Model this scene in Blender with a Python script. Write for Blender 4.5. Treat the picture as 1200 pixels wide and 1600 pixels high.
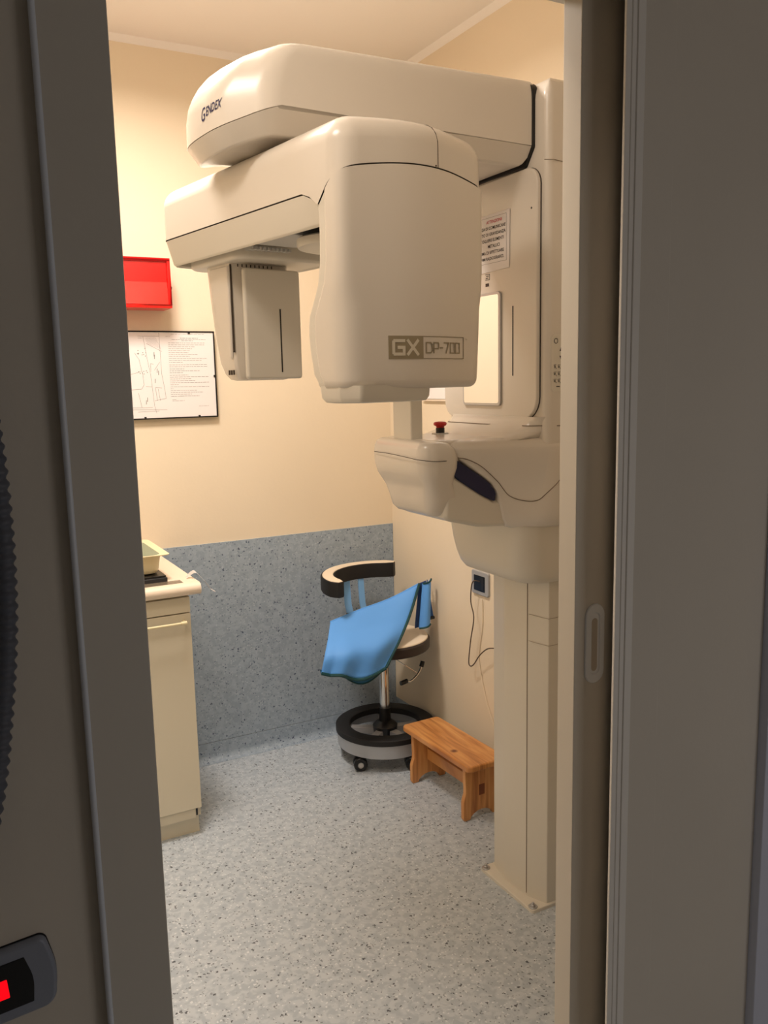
import bpy, bmesh, math, random
from mathutils import Vector, Matrix
PI = math.pi
rad = math.radians
for o in list(bpy.data.objects): bpy.data.objects.remove(o)
scene = bpy.context.scene
col = scene.collection
random.seed(4)

# ------------------------------------------------------------------ camera, light, exposure
F_PX = 1324.2
yaw, pitch, roll = rad(28.27), rad(8.686), rad(-1.262)
fwd = Vector((math.sin(yaw)*math.cos(pitch), math.cos(yaw)*math.cos(pitch), -math.sin(pitch)))
rt = Vector((math.cos(yaw), -math.sin(yaw), 0)); up = rt.cross(fwd)
r2 = rt*math.cos(roll) + up*math.sin(roll); u2 = up*math.cos(roll) - rt*math.sin(roll)
cd = bpy.data.cameras.new('camera'); cam = bpy.data.objects.new('camera', cd); col.objects.link(cam)
cd.sensor_fit = 'VERTICAL'; cd.sensor_height = 24.0; cd.lens = F_PX/1600*24.0
M = Matrix((r2, u2, -fwd)).transposed().to_4x4(); M.translation = Vector((0, 0, 1.55)); cam.matrix_world = M
cd.clip_start = 0.02
scene.camera = cam

w = bpy.data.worlds.new('world'); scene.world = w; w.use_nodes = True
w.node_tree.nodes['Background'].inputs[0].default_value = (0.5, 0.6, 0.8, 1)
w.node_tree.nodes['Background'].inputs[1].default_value = 0.02

def area(name, loc, tgt, sx, sy, power, colr, spread=180):
    l = bpy.data.lights.new(name, 'AREA'); l.shape = 'RECTANGLE'; l.size = sx; l.size_y = sy
    l.energy = power; l.color = colr; l.spread = rad(spread)
    o = bpy.data.objects.new(name, l); col.objects.link(o); o.location = loc
    o.rotation_euler = (Vector(tgt)-Vector(loc)).to_track_quat('-Z', 'Y').to_euler()
    return o
area('room_ceiling_lamp', (0.56, 2.38, 2.742), (0.56, 2.38, 0), 0.36, 0.36, 30, (1.0, 0.895, 0.80), 166)
area('added_front_fill', (-0.05, 1.40, 2.742), (-0.05, 1.40, 0), 0.36, 0.36, 9.5, (1.0, 0.89, 0.79), 180)  # added fill to brighten the machine's near faces
area('corridor_fill_light', (1.8, -1.0, 1.1), (0.9, 0.9, 1.0), 0.9, 0.9, 4.0, (1.0, 0.93, 0.88))  # soft light added for the corridor walls, no fitting stands here
scene.view_settings.view_transform = 'Standard'; scene.view_settings.look = 'None'
scene.view_settings.exposure = 0.0; scene.view_settings.gamma = 1.0
scene.view_settings.use_curve_mapping = False

# ------------------------------------------------------------------ materials
def s2l(c): return tuple(((x/255)/12.92 if x/255 <= .04045 else ((x/255+.055)/1.055)**2.4) for x in c)
def mat(name, c, rough=.5, metal=0.0, bump=0.0, bscale=60, spec=.5, coat=0.0, emis=None, es=0, var=0.0):
    m = bpy.data.materials.new(name); m.use_nodes = True; nt = m.node_tree; b = nt.nodes['Principled BSDF']
    b.inputs['Base Color'].default_value = (*s2l(c), 1); b.inputs['Roughness'].default_value = rough
    b.inputs['Metallic'].default_value = metal; b.inputs['Specular IOR Level'].default_value = spec
    b.inputs['Coat Weight'].default_value = coat; b.inputs['Coat Roughness'].default_value = .2
    if emis: b.inputs['Emission Color'].default_value = (*s2l(emis), 1); b.inputs['Emission Strength'].default_value = es
    tc = nt.nodes.new('ShaderNodeTexCoord')
    if bump or var:
        n = nt.nodes.new('ShaderNodeTexNoise'); n.inputs['Scale'].default_value = bscale; n.inputs['Detail'].default_value = 4
        nt.links.new(tc.outputs['Object'], n.inputs['Vector'])
        if bump:
            bp = nt.nodes.new('ShaderNodeBump'); bp.inputs['Strength'].default_value = bump; bp.inputs['Distance'].default_value = .002
            nt.links.new(n.outputs['Fac'], bp.inputs['Height']); nt.links.new(bp.outputs['Normal'], b.inputs['Normal'])
        if var:
            n2 = nt.nodes.new('ShaderNodeTexNoise'); n2.inputs['Scale'].default_value = 2.5; n2.inputs['Detail'].default_value = 5
            nt.links.new(tc.outputs['Object'], n2.inputs['Vector'])
            r = nt.nodes.new('ShaderNodeValToRGB'); a, bb = r.color_ramp.elements
            a.position = .3; bb.position = .7
            cc = s2l(c); a.color = (*[x*(1-var) for x in cc], 1); bb.color = (*[min(1, x*(1+var)) for x in cc], 1)
            nt.links.new(n2.outputs['Fac'], r.inputs['Fac']); nt.links.new(r.outputs['Color'], b.inputs['Base Color'])
    return m
def vinyl(name, base, alt, dark, light, rough=.45):
    m = bpy.data.materials.new(name); m.use_nodes = True; nt = m.node_tree; b = nt.nodes['Principled BSDF']
    b.inputs['Roughness'].default_value = rough; b.inputs['Specular IOR Level'].default_value = .4
    tc = nt.nodes.new('ShaderNodeTexCoord')
    def mix(fac, a, c):
        x = nt.nodes.new('ShaderNodeMix'); x.data_type = 'RGBA'
        nt.links.new(fac, x.inputs[0]); 
        for s, v in ((6, a), (7, c)):
            if isinstance(v, tuple): x.inputs[s].default_value = (*v, 1)
            else: nt.links.new(v, x.inputs[s])
        return x.outputs[2]
    def ramp(src, p0, p1, inv=False):
        r = nt.nodes.new('ShaderNodeValToRGB'); e = r.color_ramp.elements
        e[0].position = p0; e[1].position = p1
        if inv: e[0].color = (1,1,1,1); e[1].color = (0,0,0,1)
        nt.links.new(src, r.inputs['Fac']); return r.outputs['Color']
    def noise(sc, det=2, ds=0):
        n = nt.nodes.new('ShaderNodeTexNoise'); n.inputs['Scale'].default_value = sc; n.inputs['Detail'].default_value = det
        n.inputs['Distortion'].default_value = ds
        nt.links.new(tc.outputs['Object'], n.inputs['Vector']); return n.outputs['Fac']
    c = mix(ramp(noise(45, 3, .6), .42, .58), s2l(base), s2l(alt))
    def chips(sc, thr, colr, c0, off):
        v = nt.nodes.new('ShaderNodeTexVoronoi'); v.inputs['Scale'].default_value = sc; v.inputs['Randomness'].default_value = 1
        mp = nt.nodes.new('ShaderNodeMapping'); mp.inputs['Location'].default_value = (off, off*1.7, off*.6)
        dn = nt.nodes.new('ShaderNodeTexNoise'); dn.inputs['Scale'].default_value = sc*1.6; dn.inputs['Detail'].default_value = 1
        nt.links.new(tc.outputs['Object'], dn.inputs['Vector'])
        ms = nt.nodes.new('ShaderNodeVectorMath'); ms.operation = 'MULTIPLY_ADD'
        ms.inputs[1].default_value = (1.2/sc,)*3; nt.links.new(dn.outputs['Color'], ms.inputs[0]); nt.links.new(tc.outputs['Object'], ms.inputs[2])
        nt.links.new(ms.outputs[0], mp.inputs['Vector']); nt.links.new(mp.outputs[0], v.inputs['Vector'])
        sep = nt.nodes.new('ShaderNodeSeparateColor'); nt.links.new(v.outputs['Color'], sep.inputs[0])
        sel = ramp(sep.outputs[0], thr, thr+.02)
        near = ramp(v.outputs['Distance'], .28, .36, True)
        mm = nt.nodes.new('ShaderNodeMath'); mm.operation = 'MULTIPLY'
        nt.links.new(sel, mm.inputs[0]); nt.links.new(near, mm.inputs[1])
        return mix(mm.outputs[0], c0, s2l(colr))
    c = chips(110, .72, light, c, 3.1)
    c = chips(120, .76, tuple(int((x+y)/2) for x, y in zip(base, dark)), c, 7.7)
    c = chips(88, .88, dark, c, 0.4)
    nt.links.new(c, b.inputs['Base Color'])
    return m
def wood(name):
    m = bpy.data.materials.new(name); m.use_nodes = True; nt = m.node_tree; b = nt.nodes['Principled BSDF']
    b.inputs['Roughness'].default_value = .38; b.inputs['Coat Weight'].default_value = .25
    tc = nt.nodes.new('ShaderNodeTexCoord'); mp = nt.nodes.new('ShaderNodeMapping'); mp.inputs['Scale'].default_value = (28, 2.2, 2.2)
    nt.links.new(tc.outputs['Object'], mp.inputs['Vector'])
    n = nt.nodes.new('ShaderNodeTexNoise'); n.inputs['Scale'].default_value = 1.6; n.inputs['Detail'].default_value = 5; n.inputs['Distortion'].default_value = .8
    nt.links.new(mp.outputs[0], n.inputs['Vector'])
    r = nt.nodes.new('ShaderNodeValToRGB'); e = r.color_ramp.elements
    e[0].position = .3; e[0].color = (*s2l((168, 104, 52)), 1); e[1].position = .68; e[1].color = (*s2l((226, 166, 100)), 1)
    x = e.new(.5); x.color = (*s2l((210, 144, 80)), 1)
    nt.links.new(n.outputs['Fac'], r.inputs['Fac'])
    v = nt.nodes.new('ShaderNodeTexVoronoi'); v.inputs['Scale'].default_value = 7
    nt.links.new(tc.outputs['Object'], v.inputs['Vector'])
    r3 = nt.nodes.new('ShaderNodeValToRGB'); r3.color_ramp.elements[0].position = .04; r3.color_ramp.elements[1].position = .12
    nt.links.new(v.outputs['Distance'], r3.inputs['Fac'])
    mx = nt.nodes.new('ShaderNodeMix'); mx.data_type = 'RGBA'; mx.inputs[6].default_value = (*s2l((110, 52, 22)), 1)
    nt.links.new(r3.outputs['Color'], mx.inputs[0]); nt.links.new(r.outputs['Color'], mx.inputs[7])
    nt.links.new(mx.outputs[2], b.inputs['Base Color']); return m

MW = mat('cream_wall_paint', (238, 222, 196), .75, bump=.15, bscale=90, var=.015)
MC = mat('ceiling_paint', (246, 240, 233), .85, bump=.12, bscale=90)
MH = mat('corridor_paint', (226, 218, 206), .8, bump=.15, bscale=80, var=.03)
MT = mat('door_trim_paint', (222, 216, 206), .5, bump=.05)
MF = vinyl('speckled_vinyl_floor', (176, 186, 195), (194, 202, 209), (84, 88, 96), (218, 223, 228))
MD = vinyl('speckled_vinyl_dado', (154, 168, 182), (166, 180, 193), (80, 92, 114), (182, 194, 204), .5)
MM = mat('glossy_machine_shell', (224, 216, 204), .26, spec=.5, coat=.18)
MM2 = mat('satin_machine_shell', (222, 216, 203), .4)
MG = mat('light_grey_plastic', (205, 203, 198), .45)
MSEAM = mat('seam_shadow_gap', (70, 60, 50), .8)
MBLK = mat('black_plastic', (16, 15, 16), .35)
MBR = mat('black_rubber', (20, 20, 22), .6)
MNAVY = mat('navy_soft_grip', (16, 22, 66), .5)
MCHR = mat('chrome', (215, 212, 208), .13, 1.0)
MALU = mat('brushed_aluminium', (186, 186, 188), .35, .8)
MGRY = mat('grey_plastic_skirt', (176, 180, 186), .4, .1)
MRED = mat('red_enamel', (238, 12, 8), .3, coat=.3)
MREDG = mat('red_glazed_sheen', (245, 38, 28), .15, coat=.6)  # paler red stands in for light reflected by the lower panel
MPAP = mat('white_paper', (238, 232, 230), .7)
MINK = mat('grey_print', (120, 112, 110), .8)
MINKD = mat('dark_print', (40, 34, 36), .8)
MINKR = mat('red_print', (205, 70, 90), .8)
MLOGO = mat('dark_blue_print', (30, 30, 84), .5)
MBADGE = mat('olive_grey_print', (150, 138, 112), .5)
MBADGEL = mat('pale_print', (214, 206, 188), .5)
MCAB = mat('cream_laminate', (222, 213, 190), .45)
MTOP = mat('worktop_laminate', (240, 222, 200), .4)
MTRAY = mat('cream_enamel', (240, 226, 184), .3)
MTRAYI = mat('tray_inside', (190, 196, 176), .35)
MBLUE = mat('blue_coated_lead_fabric', (96, 166, 246), .62, bump=.25, bscale=14, var=.03)
MGREEN = mat('dark_green_binding', (8, 66, 70), .6)
MWOOD = wood('varnished_pine')
MWHEEL = mat('caster_hub', (190, 190, 188), .4)
MCREAMV = mat('cream_vinyl_pad', (240, 224, 200), .5)
MHOSE = mat('grey_hose', (96, 100, 112), .5)
MPLATE = mat('satin_grey_plate', (150, 156, 172), .4, .1)
MGLOWR = mat('red_indicator', (255, 10, 20), .4, emis=(255, 0, 18), es=1.1)
MCORD = mat('brown_grey_cord', (92, 78, 66), .5)
MTAPE = mat('clear_tape', (235, 230, 225), .2); MTAPE.node_tree.nodes['Principled BSDF'].inputs['Alpha'].default_value = .55
MDIFF = mat('lamp_diffuser', (255, 245, 230), .5, emis=(255, 232, 205), es=2.0)
MMIR = mat('mirror_glass', (240, 240, 240), .02, 1.0)
MHANDLE = mat('white_flush_pull', (232, 232, 232), .35)

# ------------------------------------------------------------------ mesh helpers
class MB:
    def __init__(s): s.v = []; s.f = []
    def add(s, v, f):
        n = len(s.v); s.v += [Vector(p) for p in v]; s.f += [tuple(i+n for i in q) for q in f]; return s
    def box(s, a, b):
        x0, y0, z0 = a; x1, y1, z1 = b
        return s.add([(x0,y0,z0),(x1,y0,z0),(x1,y1,z0),(x0,y1,z0),(x0,y0,z1),(x1,y0,z1),(x1,y1,z1),(x0,y1,z1)],
                     [(0,3,2,1),(4,5,6,7),(0,1,5,4),(1,2,6,5),(2,3,7,6),(3,0,4,7)])
    def loft(s, rings, cap0=True, cap1=True, closed=True):
        n = len(rings[0]); k = len(s.v)
        for r in rings: s.v += [Vector(p) for p in r]
        for i in range(len(rings)-1):
            for j in range(n if closed else n-1):
                a = k+i*n+j; b = k+i*n+(j+1) % n
                s.f.append((a, b, b+n, a+n))
        if cap0: s.f.append(tuple(k+j for j in reversed(range(n))))
        if cap1: s.f.append(tuple(k+(len(rings)-1)*n+j for j in range(n)))
        return s
    def tube(s, pts, r, n=10, closed=False, rf=None):
        pts = [Vector(p) for p in pts]; m = len(pts); rings = []; prev = None
        for i, p in enumerate(pts):
            a = pts[i-1] if (i > 0 or closed) else p; b = pts[(i+1) % m] if (i < m-1 or closed) else p
            t = (b-a).normalized()
            if prev is None: q = t.orthogonal().normalized()
            else:
                q = prev - t*prev.dot(t); q = q.normalized() if q.length > 1e-6 else t.orthogonal().normalized()
            prev = q; w_ = t.cross(q); rr = rf(i) if rf else r
            rings.append([p + (q*math.cos(2*PI*j/n)+w_*math.sin(2*PI*j/n))*rr for j in range(n)])
        if closed: rings.append(rings[0]); return s.loft(rings, False, False)
        return s.loft(rings)
    def lathe(s, c, prof, n=32, axis='z', cap=True):
        rings = []
        for r, h in prof:
            ring = []
            for j in range(n):
                t = 2*PI*j/n
                if axis == 'z': d = (r*math.cos(t), r*math.sin(t), h)
                elif axis == 'x': d = (h, r*math.cos(t), r*math.sin(t))
                else: d = (r*math.sin(t), h, r*math.cos(t))
                ring.append(Vector(c)+Vector(d))
            rings.append(ring)
        return s.loft(rings, cap, cap)
def smooth(pts, n=6):     # Catmull-Rom through points
    pts = [Vector(p) for p in pts]; out = []
    for i in range(len(pts)-1):
        p0 = pts[max(i-1,0)]; p1 = pts[i]; p2 = pts[i+1]; p3 = pts[min(i+2,len(pts)-1)]
        for k in range(n):
            t = k/n
            out.append(.5*((2*p1)+(p2-p0)*t+(2*p0-5*p1+4*p2-p3)*t*t+(3*p1-p0-3*p2+p3)*t*t*t))
    out.append(pts[-1]); return out
def fillet(poly, radii, seg=6):
    n = len(poly); out = []
    A = sum(poly[i][0]*poly[(i+1)%n][1]-poly[(i+1)%n][0]*poly[i][1] for i in range(n))
    for i in range(n):
        P = Vector(poly[i][:2]); a = Vector(poly[i-1][:2])-P; b = Vector(poly[(i+1)%n][:2])-P
        la, lb = a.length, b.length; a.normalize(); b.normalize()
        r = radii[i] if isinstance(radii, (list, tuple)) else radii
        ang = math.acos(max(-1, min(1, a.dot(b)))); h = ang/2
        if PI-ang < .02 or r <= 1e-5: out += [P.copy() for _ in range(seg+1)]; continue
        tl = min(r/math.tan(h), la*.49, lb*.49); r = tl*math.tan(h)
        c = P + (a+b).normalized()*(r/math.sin(h)); s = P+a*tl; e = P+b*tl
        v0 = s-c; v1 = e-c; tot = math.atan2(v0.x*v1.y-v0.y*v1.x, v0.dot(v1))
        for k in range(seg+1):
            t = tot*k/seg; out.append(c+Vector((v0.x*math.cos(t)-v0.y*math.sin(t), v0.x*math.sin(t)+v0.y*math.cos(t))))
    return out
def inset(poly, d):        # offset a convex polygon inwards
    n = len(poly); A = sum(poly[i][0]*poly[(i+1)%n][1]-poly[(i+1)%n][0]*poly[i][1] for i in range(n)); sg = 1 if A > 0 else -1
    L = []
    for i in range(n):
        P = Vector(poly[i]); Q = Vector(poly[(i+1)%n]); t = (Q-P).normalized(); nn = Vector((-t.y, t.x))*sg
        L.append((P+nn*d, t))
    out = []
    for i in range(n):
        p, t = L[i-1]; q, u = L[i]; cr = t.x*u.y-t.y*u.x
        if abs(cr) < 1e-6: out.append(q); continue
        k = ((q-p).x*u.y-(q-p).y*u.x)/cr; out.append(p+t*k)
    return out
def ring(poly, radii, d, zf, seg=6, T=None):
    rr = [max(.001, r-d) for r in radii] if isinstance(radii, (list, tuple)) else max(.001, radii-d)
    pl = inset(poly, d) if abs(d) > 1e-6 else [Vector(p) for p in poly]
    pts = fillet(pl, rr, seg); out = []
    for p in pts:
        z = zf(p.x, p.y) if callable(zf) else zf
        q = Vector((p.x, p.y, z)); out.append(T(q) if T else q)
    return out
def shell(mb, poly, radii, z0, z1, rt=.02, rb=.0, seg=6, k=5, T=None, taper=0.0):
    f0 = z0 if callable(z0) else (lambda x, y: z0); f1 = z1 if callable(z1) else (lambda x, y: z1)
    R = []
    if rb > 0:
        for i in range(k):
            t = PI/2*i/k; R.append(ring(poly, radii, rb*(1-math.sin(t))+taper, (lambda x, y, t=t: f0(x, y)+rb*(1-math.cos(t))), seg, T))
        R.append(ring(poly, radii, taper, lambda x, y: f0(x, y)+rb, seg, T))
    else: R.append(ring(poly, radii, taper, f0, seg, T))
    if rt > 0:
        for i in range(k+1):
            t = PI/2*i/k; R.append(ring(poly, radii, rt*(1-math.cos(t)), (lambda x, y, t=t: f1(x, y)-rt+rt*math.sin(t)), seg, T))
    else: R.append(ring(poly, radii, 0, f1, seg, T))
    return mb.loft(R)
def finish(name, mb, m, parent=None, org=None, bevel=0, bseg=2, flat=False, subs=0, solid=0, ang=38):
    me = bpy.data.meshes.new(name)
    if parent is not None: o0 = Vector(parent['org'])
    elif org is not None: o0 = Vector(org)
    else:
        xs = [v.x for v in mb.v]; ys = [v.y for v in mb.v]; zs = [v.z for v in mb.v]
        o0 = Vector(((min(xs)+max(xs))/2, (min(ys)+max(ys))/2, min(zs)))
    me.from_pydata([tuple(v-o0) for v in mb.v], [], mb.f); me.materials.append(m)
    bm = bmesh.new(); bm.from_mesh(me)
    bmesh.ops.remove_doubles(bm, verts=bm.verts, dist=1e-6)
    bmesh.ops.recalc_face_normals(bm, faces=bm.faces)
    for f in bm.faces: f.smooth = not flat
    for e in bm.edges:
        if len(e.link_faces) == 2 and e.calc_face_angle(0) > rad(ang): e.smooth = False
    bm.to_mesh(me); bm.free()
    o = bpy.data.objects.new(name, me); col.objects.link(o)
    if parent is not None: o.parent = parent; o.location = (0,0,0)
    else: o.location = o0
    o['org'] = tuple(o0)
    if solid:
        s = o.modifiers.new('s', 'SOLIDIFY'); s.thickness = solid; s.offset = 0
    if subs:
        s = o.modifiers.new('sub', 'SUBSURF'); s.levels = subs; s.render_levels = subs
    if bevel:
        b = o.modifiers.new('b', 'BEVEL'); b.width = bevel; b.segments = bseg; b.limit_method = 'ANGLE'; b.angle_limit = rad(38)
        b.harden_normals = False
        for p in me.polygons: p.use_smooth = True
        for e in me.edges: e.use_edge_sharp = False
    if (bevel or not flat) and not subs and not solid:
        wn = o.modifiers.new('wn', 'WEIGHTED_NORMAL'); wn.keep_sharp = True
    return o
def empty(name, loc, label, cat, group=None):
    o = bpy.data.objects.new(name, None); col.objects.link(o); o.location = loc; o['org'] = tuple(loc); o.empty_display_size = .05
    return tag(o, label, cat, group)
def tag(o, label, cat, group=None):
    o['label'] = label; o['category'] = cat
    if group: o['group'] = group
    return o
def struct(name, mb, m, **k):
    o = finish(name, mb, m, org=(0,0,0), **k); o['kind'] = 'structure'; return o
def B(a, b): return MB().box(a, b)
def text_mb(s, size, T, bold=0.0, align='LEFT'):
    cu = bpy.data.curves.new('t', 'FONT'); cu.body = s; cu.size = size; cu.align_x = align; cu.offset = bold; cu.resolution_u = 3
    ob = bpy.data.objects.new('t', cu); col.objects.link(ob)
    bpy.context.view_layer.update()
    me = bpy.data.meshes.new_from_object(ob.evaluated_get(bpy.context.evaluated_depsgraph_get()))
    mb = MB(); mb.add([T(v.co.x, v.co.y) for v in me.vertices], [tuple(p.vertices) for p in me.polygons])
    bpy.data.objects.remove(ob); bpy.data.meshes.remove(me); bpy.data.curves.remove(cu)
    return mb

# ------------------------------------------------------------------ room shell
XR, YB, ZC = 1.82, 3.306, 2.80
XL = -0.95
struct('floor', B((-1.6, -2.2, -.05), (2.6, YB+.1, 0)), MF, flat=True)
struct('ceiling', B((XL-.1, 1.09, ZC), (XR+.1, YB+.1, ZC+.08)), MC, flat=True)
struct('wall_back', B((XL-.1, YB, 0), (XR+.1, YB+.1, ZC)), MW, flat=True)
struct('wall_right', B((XR, 1.0905, 0), (XR+.1, YB, ZC)), MW, flat=True)
struct('wall_left', B((XL-.1, 1.09, 0), (XL, YB, ZC)), MW, flat=True)
# door wall: corridor-side skin, room-side skin and solid left part with the pocket between
YW, YW2 = 0.95, 1.09
OX0, OX1, OZ = 0.20, 0.91, 2.12
wf = MB()
wf.box((-1.6, YW, 0), (OX0-.012, YW2, ZC)); wf.box((OX0-.012, YW, OZ), (2.6, YW2, ZC))
wf.box((OX1+.03, YW+.002, 0), (2.6, YW+.034, OZ)); wf.box((OX1+.03, YW2-.03, 0), (2.6, YW2, OZ))
struct('wall_front', wf, MH, flat=True)
struct('wall_corridor_left', B((-1.7, -2.2, 0), (-1.6, YW, ZC)), MH, flat=True)
struct('wall_corridor_right', B((2.6, -2.2, 0), (2.7, YW2, ZC)), MH, flat=True)
struct('wall_corridor_back', B((-1.6, -2.3, 0), (2.6, -2.2, ZC)), MH, flat=True)
struct('ceiling_corridor', B((-1.6, -2.2, ZC), (2.6, YW2, ZC+.08)), MC, flat=True)
# dado and coved skirtings of the vinyl
DT = 0.922
struct('trim_1', B((XL, YB-.004, .083), (XR-.001, YB, DT)), MD, flat=True)['label'] = 'speckled blue grey vinyl dado on the back wall'
def cove(p0, p1, nrm, h, m, name):
    rings = []
    for P in (p0, p1):
        P = Vector(P); nn = Vector(nrm); r = .03; pr = [(0, h), (.005, h)]
        for i in range(7):
            t = PI/2*i/6; pr.append((.005+r*(1-math.cos(t)), .001+r*(1-math.sin(t))))
        pr.append((.035, 0)); pr.append((0, 0))
        rings.append([P+nn*a+Vector((0, 0, b)) for a, b in pr])
    struct(name, MB().loft(rings), m)
cove((XL, YB, 0), (XR, YB, 0), (0, -1, 0), .081, MD, 'baseboard_back')
cove((XR, YB-.005, 0), (XR, 1.1, 0), (-1, 0, 0), .105, MD, 'baseboard_right')
# little moulding where the walls meet the ceiling
struct('trim_2', MB().loft([[(x, YB, ZC-.022), (x, YB-.008, ZC-.016), (x, YB-.018, ZC), (x, YB, ZC)] for x in (XL, XR)]), MC)
struct('trim_3', MB().loft([[(XR, y, ZC-.022), (XR-.008, y, ZC-.016), (XR-.018, y, ZC), (XR, y, ZC)] for y in (1.1, YB-.02)]), MC)
# door casing
tl = MB(); shell(tl, [(0.130, YW-.014), (OX0, YW-.014), (OX0, YW2+.01), (OX0-.012, YW2+.01), (OX0-.012, YW), (.130, YW)][:3]+[(0.130, YW2)], 0, 0, 0.1, 0, 0)
t4 = MB().box((0.130, YW-.014, 0), (OX0, YW, OZ+.07)).box((OX0-.012, YW, 0), (OX0, YW2+.012, OZ+.012))
struct('trim_4', t4, MT, bevel=.0015)
struct('trim_5', MB().tube([(.1285, YW-.0125, 0), (.1285, YW-.0125, 1.0), (.1285, YW-.0125, OZ+.07)], .0035, 10), mat('bead_paint', (232, 238, 250), .35))
struct('trim_6', MB().box((OX0, YW-.014, OZ), (OX1+.12, YW, OZ+.07)).box((OX0, YW, OZ), (OX1+.03, YW2+.012, OZ+.012)), MT, bevel=.0015)
# right casing: grooved edge strip then flat band
t7 = MB()
t7.box((OX1, YW-.002, 0), (OX1+.010, YW+.003, OZ)).box((OX1+.0115, YW-.002, 0), (OX1+.020, YW+.003, OZ)).box((OX1+.0215, YW-.003, 0), (OX1+.036, YW+.003, OZ))
t7.box((OX1+.001, YW, 0), (OX1+.034, YW+.004, OZ))
struct('trim_7', t7, mat('pale_casing_paint', (248, 243, 236), .5), bevel=.001)
struct('trim_8', B((OX1+.036, YW-.001, 0), (OX1+.098, YW+.006, OZ+.07)), MH, bevel=.0015)
struct('trim_9', B((OX1+.042, YW2-.03, 0), (OX1+.055, YW2+.012, OZ)), MT, bevel=.001)
struct('trim_10', B((1.262, YW-.016, 0), (1.36, YW+.004, 2.1)), mat('bluish_trim_paint', (214, 218, 236), .5), bevel=.002)

# sliding leaf, parked in its pocket
XD = 0.875
door = struct('door_1', B((XD, 1.000, .008), (XD+.78, 1.040, OZ-.005)), mat('door_leaf_paint', (214, 205, 190), .45, bump=.05), bevel=.0015)
door['label'] = 'sliding door leaf mostly pushed into its pocket'
hx, hz = .916, 1.128
def stad(cx, cz, w_, h_, n=10):
    r = w_/2; out = []
    for i in range(n+1): t = PI*i/n; out.append((cx+r*math.cos(t), cz+h_/2-r+r*math.sin(t)))
    for i in range(n+1): t = PI+PI*i/n; out.append((cx+r*math.cos(t), cz-h_/2+r+r*math.sin(t)))
    return out
def yring(pts, y): return [(p[0], y, p[1]) for p in pts]
hm = MB().loft([yring(stad(hx, hz, .040, .132), 1.0), yring(stad(hx, hz, .040, .132), .9985), yring(stad(hx, hz, .037, .129), .9972),
                yring(stad(hx, hz, .021, .104), .9972), yring(stad(hx, hz, .019, .102), .9985)], False, False)
hm.loft([yring(stad(hx, hz, .019, .102), .9985), yring(stad(hx, hz, .018, .100), .9994)], False, True)
finish('door_handle', hm, MHANDLE, door)
finish('finger_recess', MB().loft([yring(stad(hx, hz-.002, .012, .088), .99925), yring(stad(hx, hz-.002, .011, .087), .99935)]), mat('recess_beige', (190, 178, 160), .6), door)

# ------------------------------------------------------------------ X-ray machine
mach = empty('panoramic_x_ray_machine', (1.60, 1.93, 0), 'tall cream panoramic dental X-ray machine bolted to the floor by the right wall', 'medical machine')
# floor plate and bolts
bp = MB(); shell(bp, [(1.438, 1.810), (1.80, 1.810), (1.80, 2.078), (1.438, 2.078)], .012, 0, .011, .003, 0)
plate = finish('base_plate', bp, MM2, mach)
for x, y in ((1.450, 2.062), (1.452, 1.826), (1.76, 2.074)):
    m_ = MB().lathe((x, y, .011), [(.0135, 0), (.0135, .0022), (.0125, .003)], 20)
    m_.lathe((x, y, .0135), [(.0075, 0), (.0075, .005), (.006, .0065)], 6)
    m_.lathe((x, y, .018), [(.004, 0), (.004, .006), (.003, .007)], 12)
    finish('bolt', m_, MALU, plate)
# lower column
colpoly = [(1.497, 1.818), (1.80, 1.818), (1.80, 2.070), (1.486, 2.070), (1.466, 1.985), (1.470, 1.880)]
cm = MB(); shell(cm, colpoly, [.004, .004, .004, .01, .08, .05], .011, 1.08, .0, .0)
clm = finish('column', cm, MM2, mach)
finish('column_seam', MB().box((1.4692, 1.8800, .02), (1.4712, 1.8817, .99)), mat('column_seam_tone', (130, 116, 100), .8), clm)
def line(pts, r=.0009): return MB().tube(pts, r, 6)
m_ = MB()
for z in (.885, .806):
    m_.add(line([(1.4712, 1.876, z+.002), (1.480, 1.850, z), (1.4962, 1.8185, z-.003), (1.515, 1.8176, z-.003), (1.55, 1.8176, z)]).v, line([(0,0,0),(1,0,0),(2,0,0),(3,0,0),(4,0,0)]).f)
finish('access_cover_seam', m_, mat('pale_seam', (176, 164, 148), .7), clm)['kind'] = 'stuff'

# carriage (moving upper column)
CX = 1.40
cpoly = [(CX, 1.722), (1.79, 1.722), (1.79, 2.185), (CX, 2.185)]
def panel_x(y): return CX-.012*(1-((y-1.955)/.23)**2)
cpoly2 = [(CX+.004, 1.722), (1.79, 1.722), (1.79, 2.185), (CX+.004, 2.185), (CX-.006, 1.955)]
cm = MB(); shell(cm, cpoly2, [.018, .01, .01, .03, .6], 1.385, 2.288, .055, .0, seg=7, k=8)
car = finish('carriage', cm, MM, mach)
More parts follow.
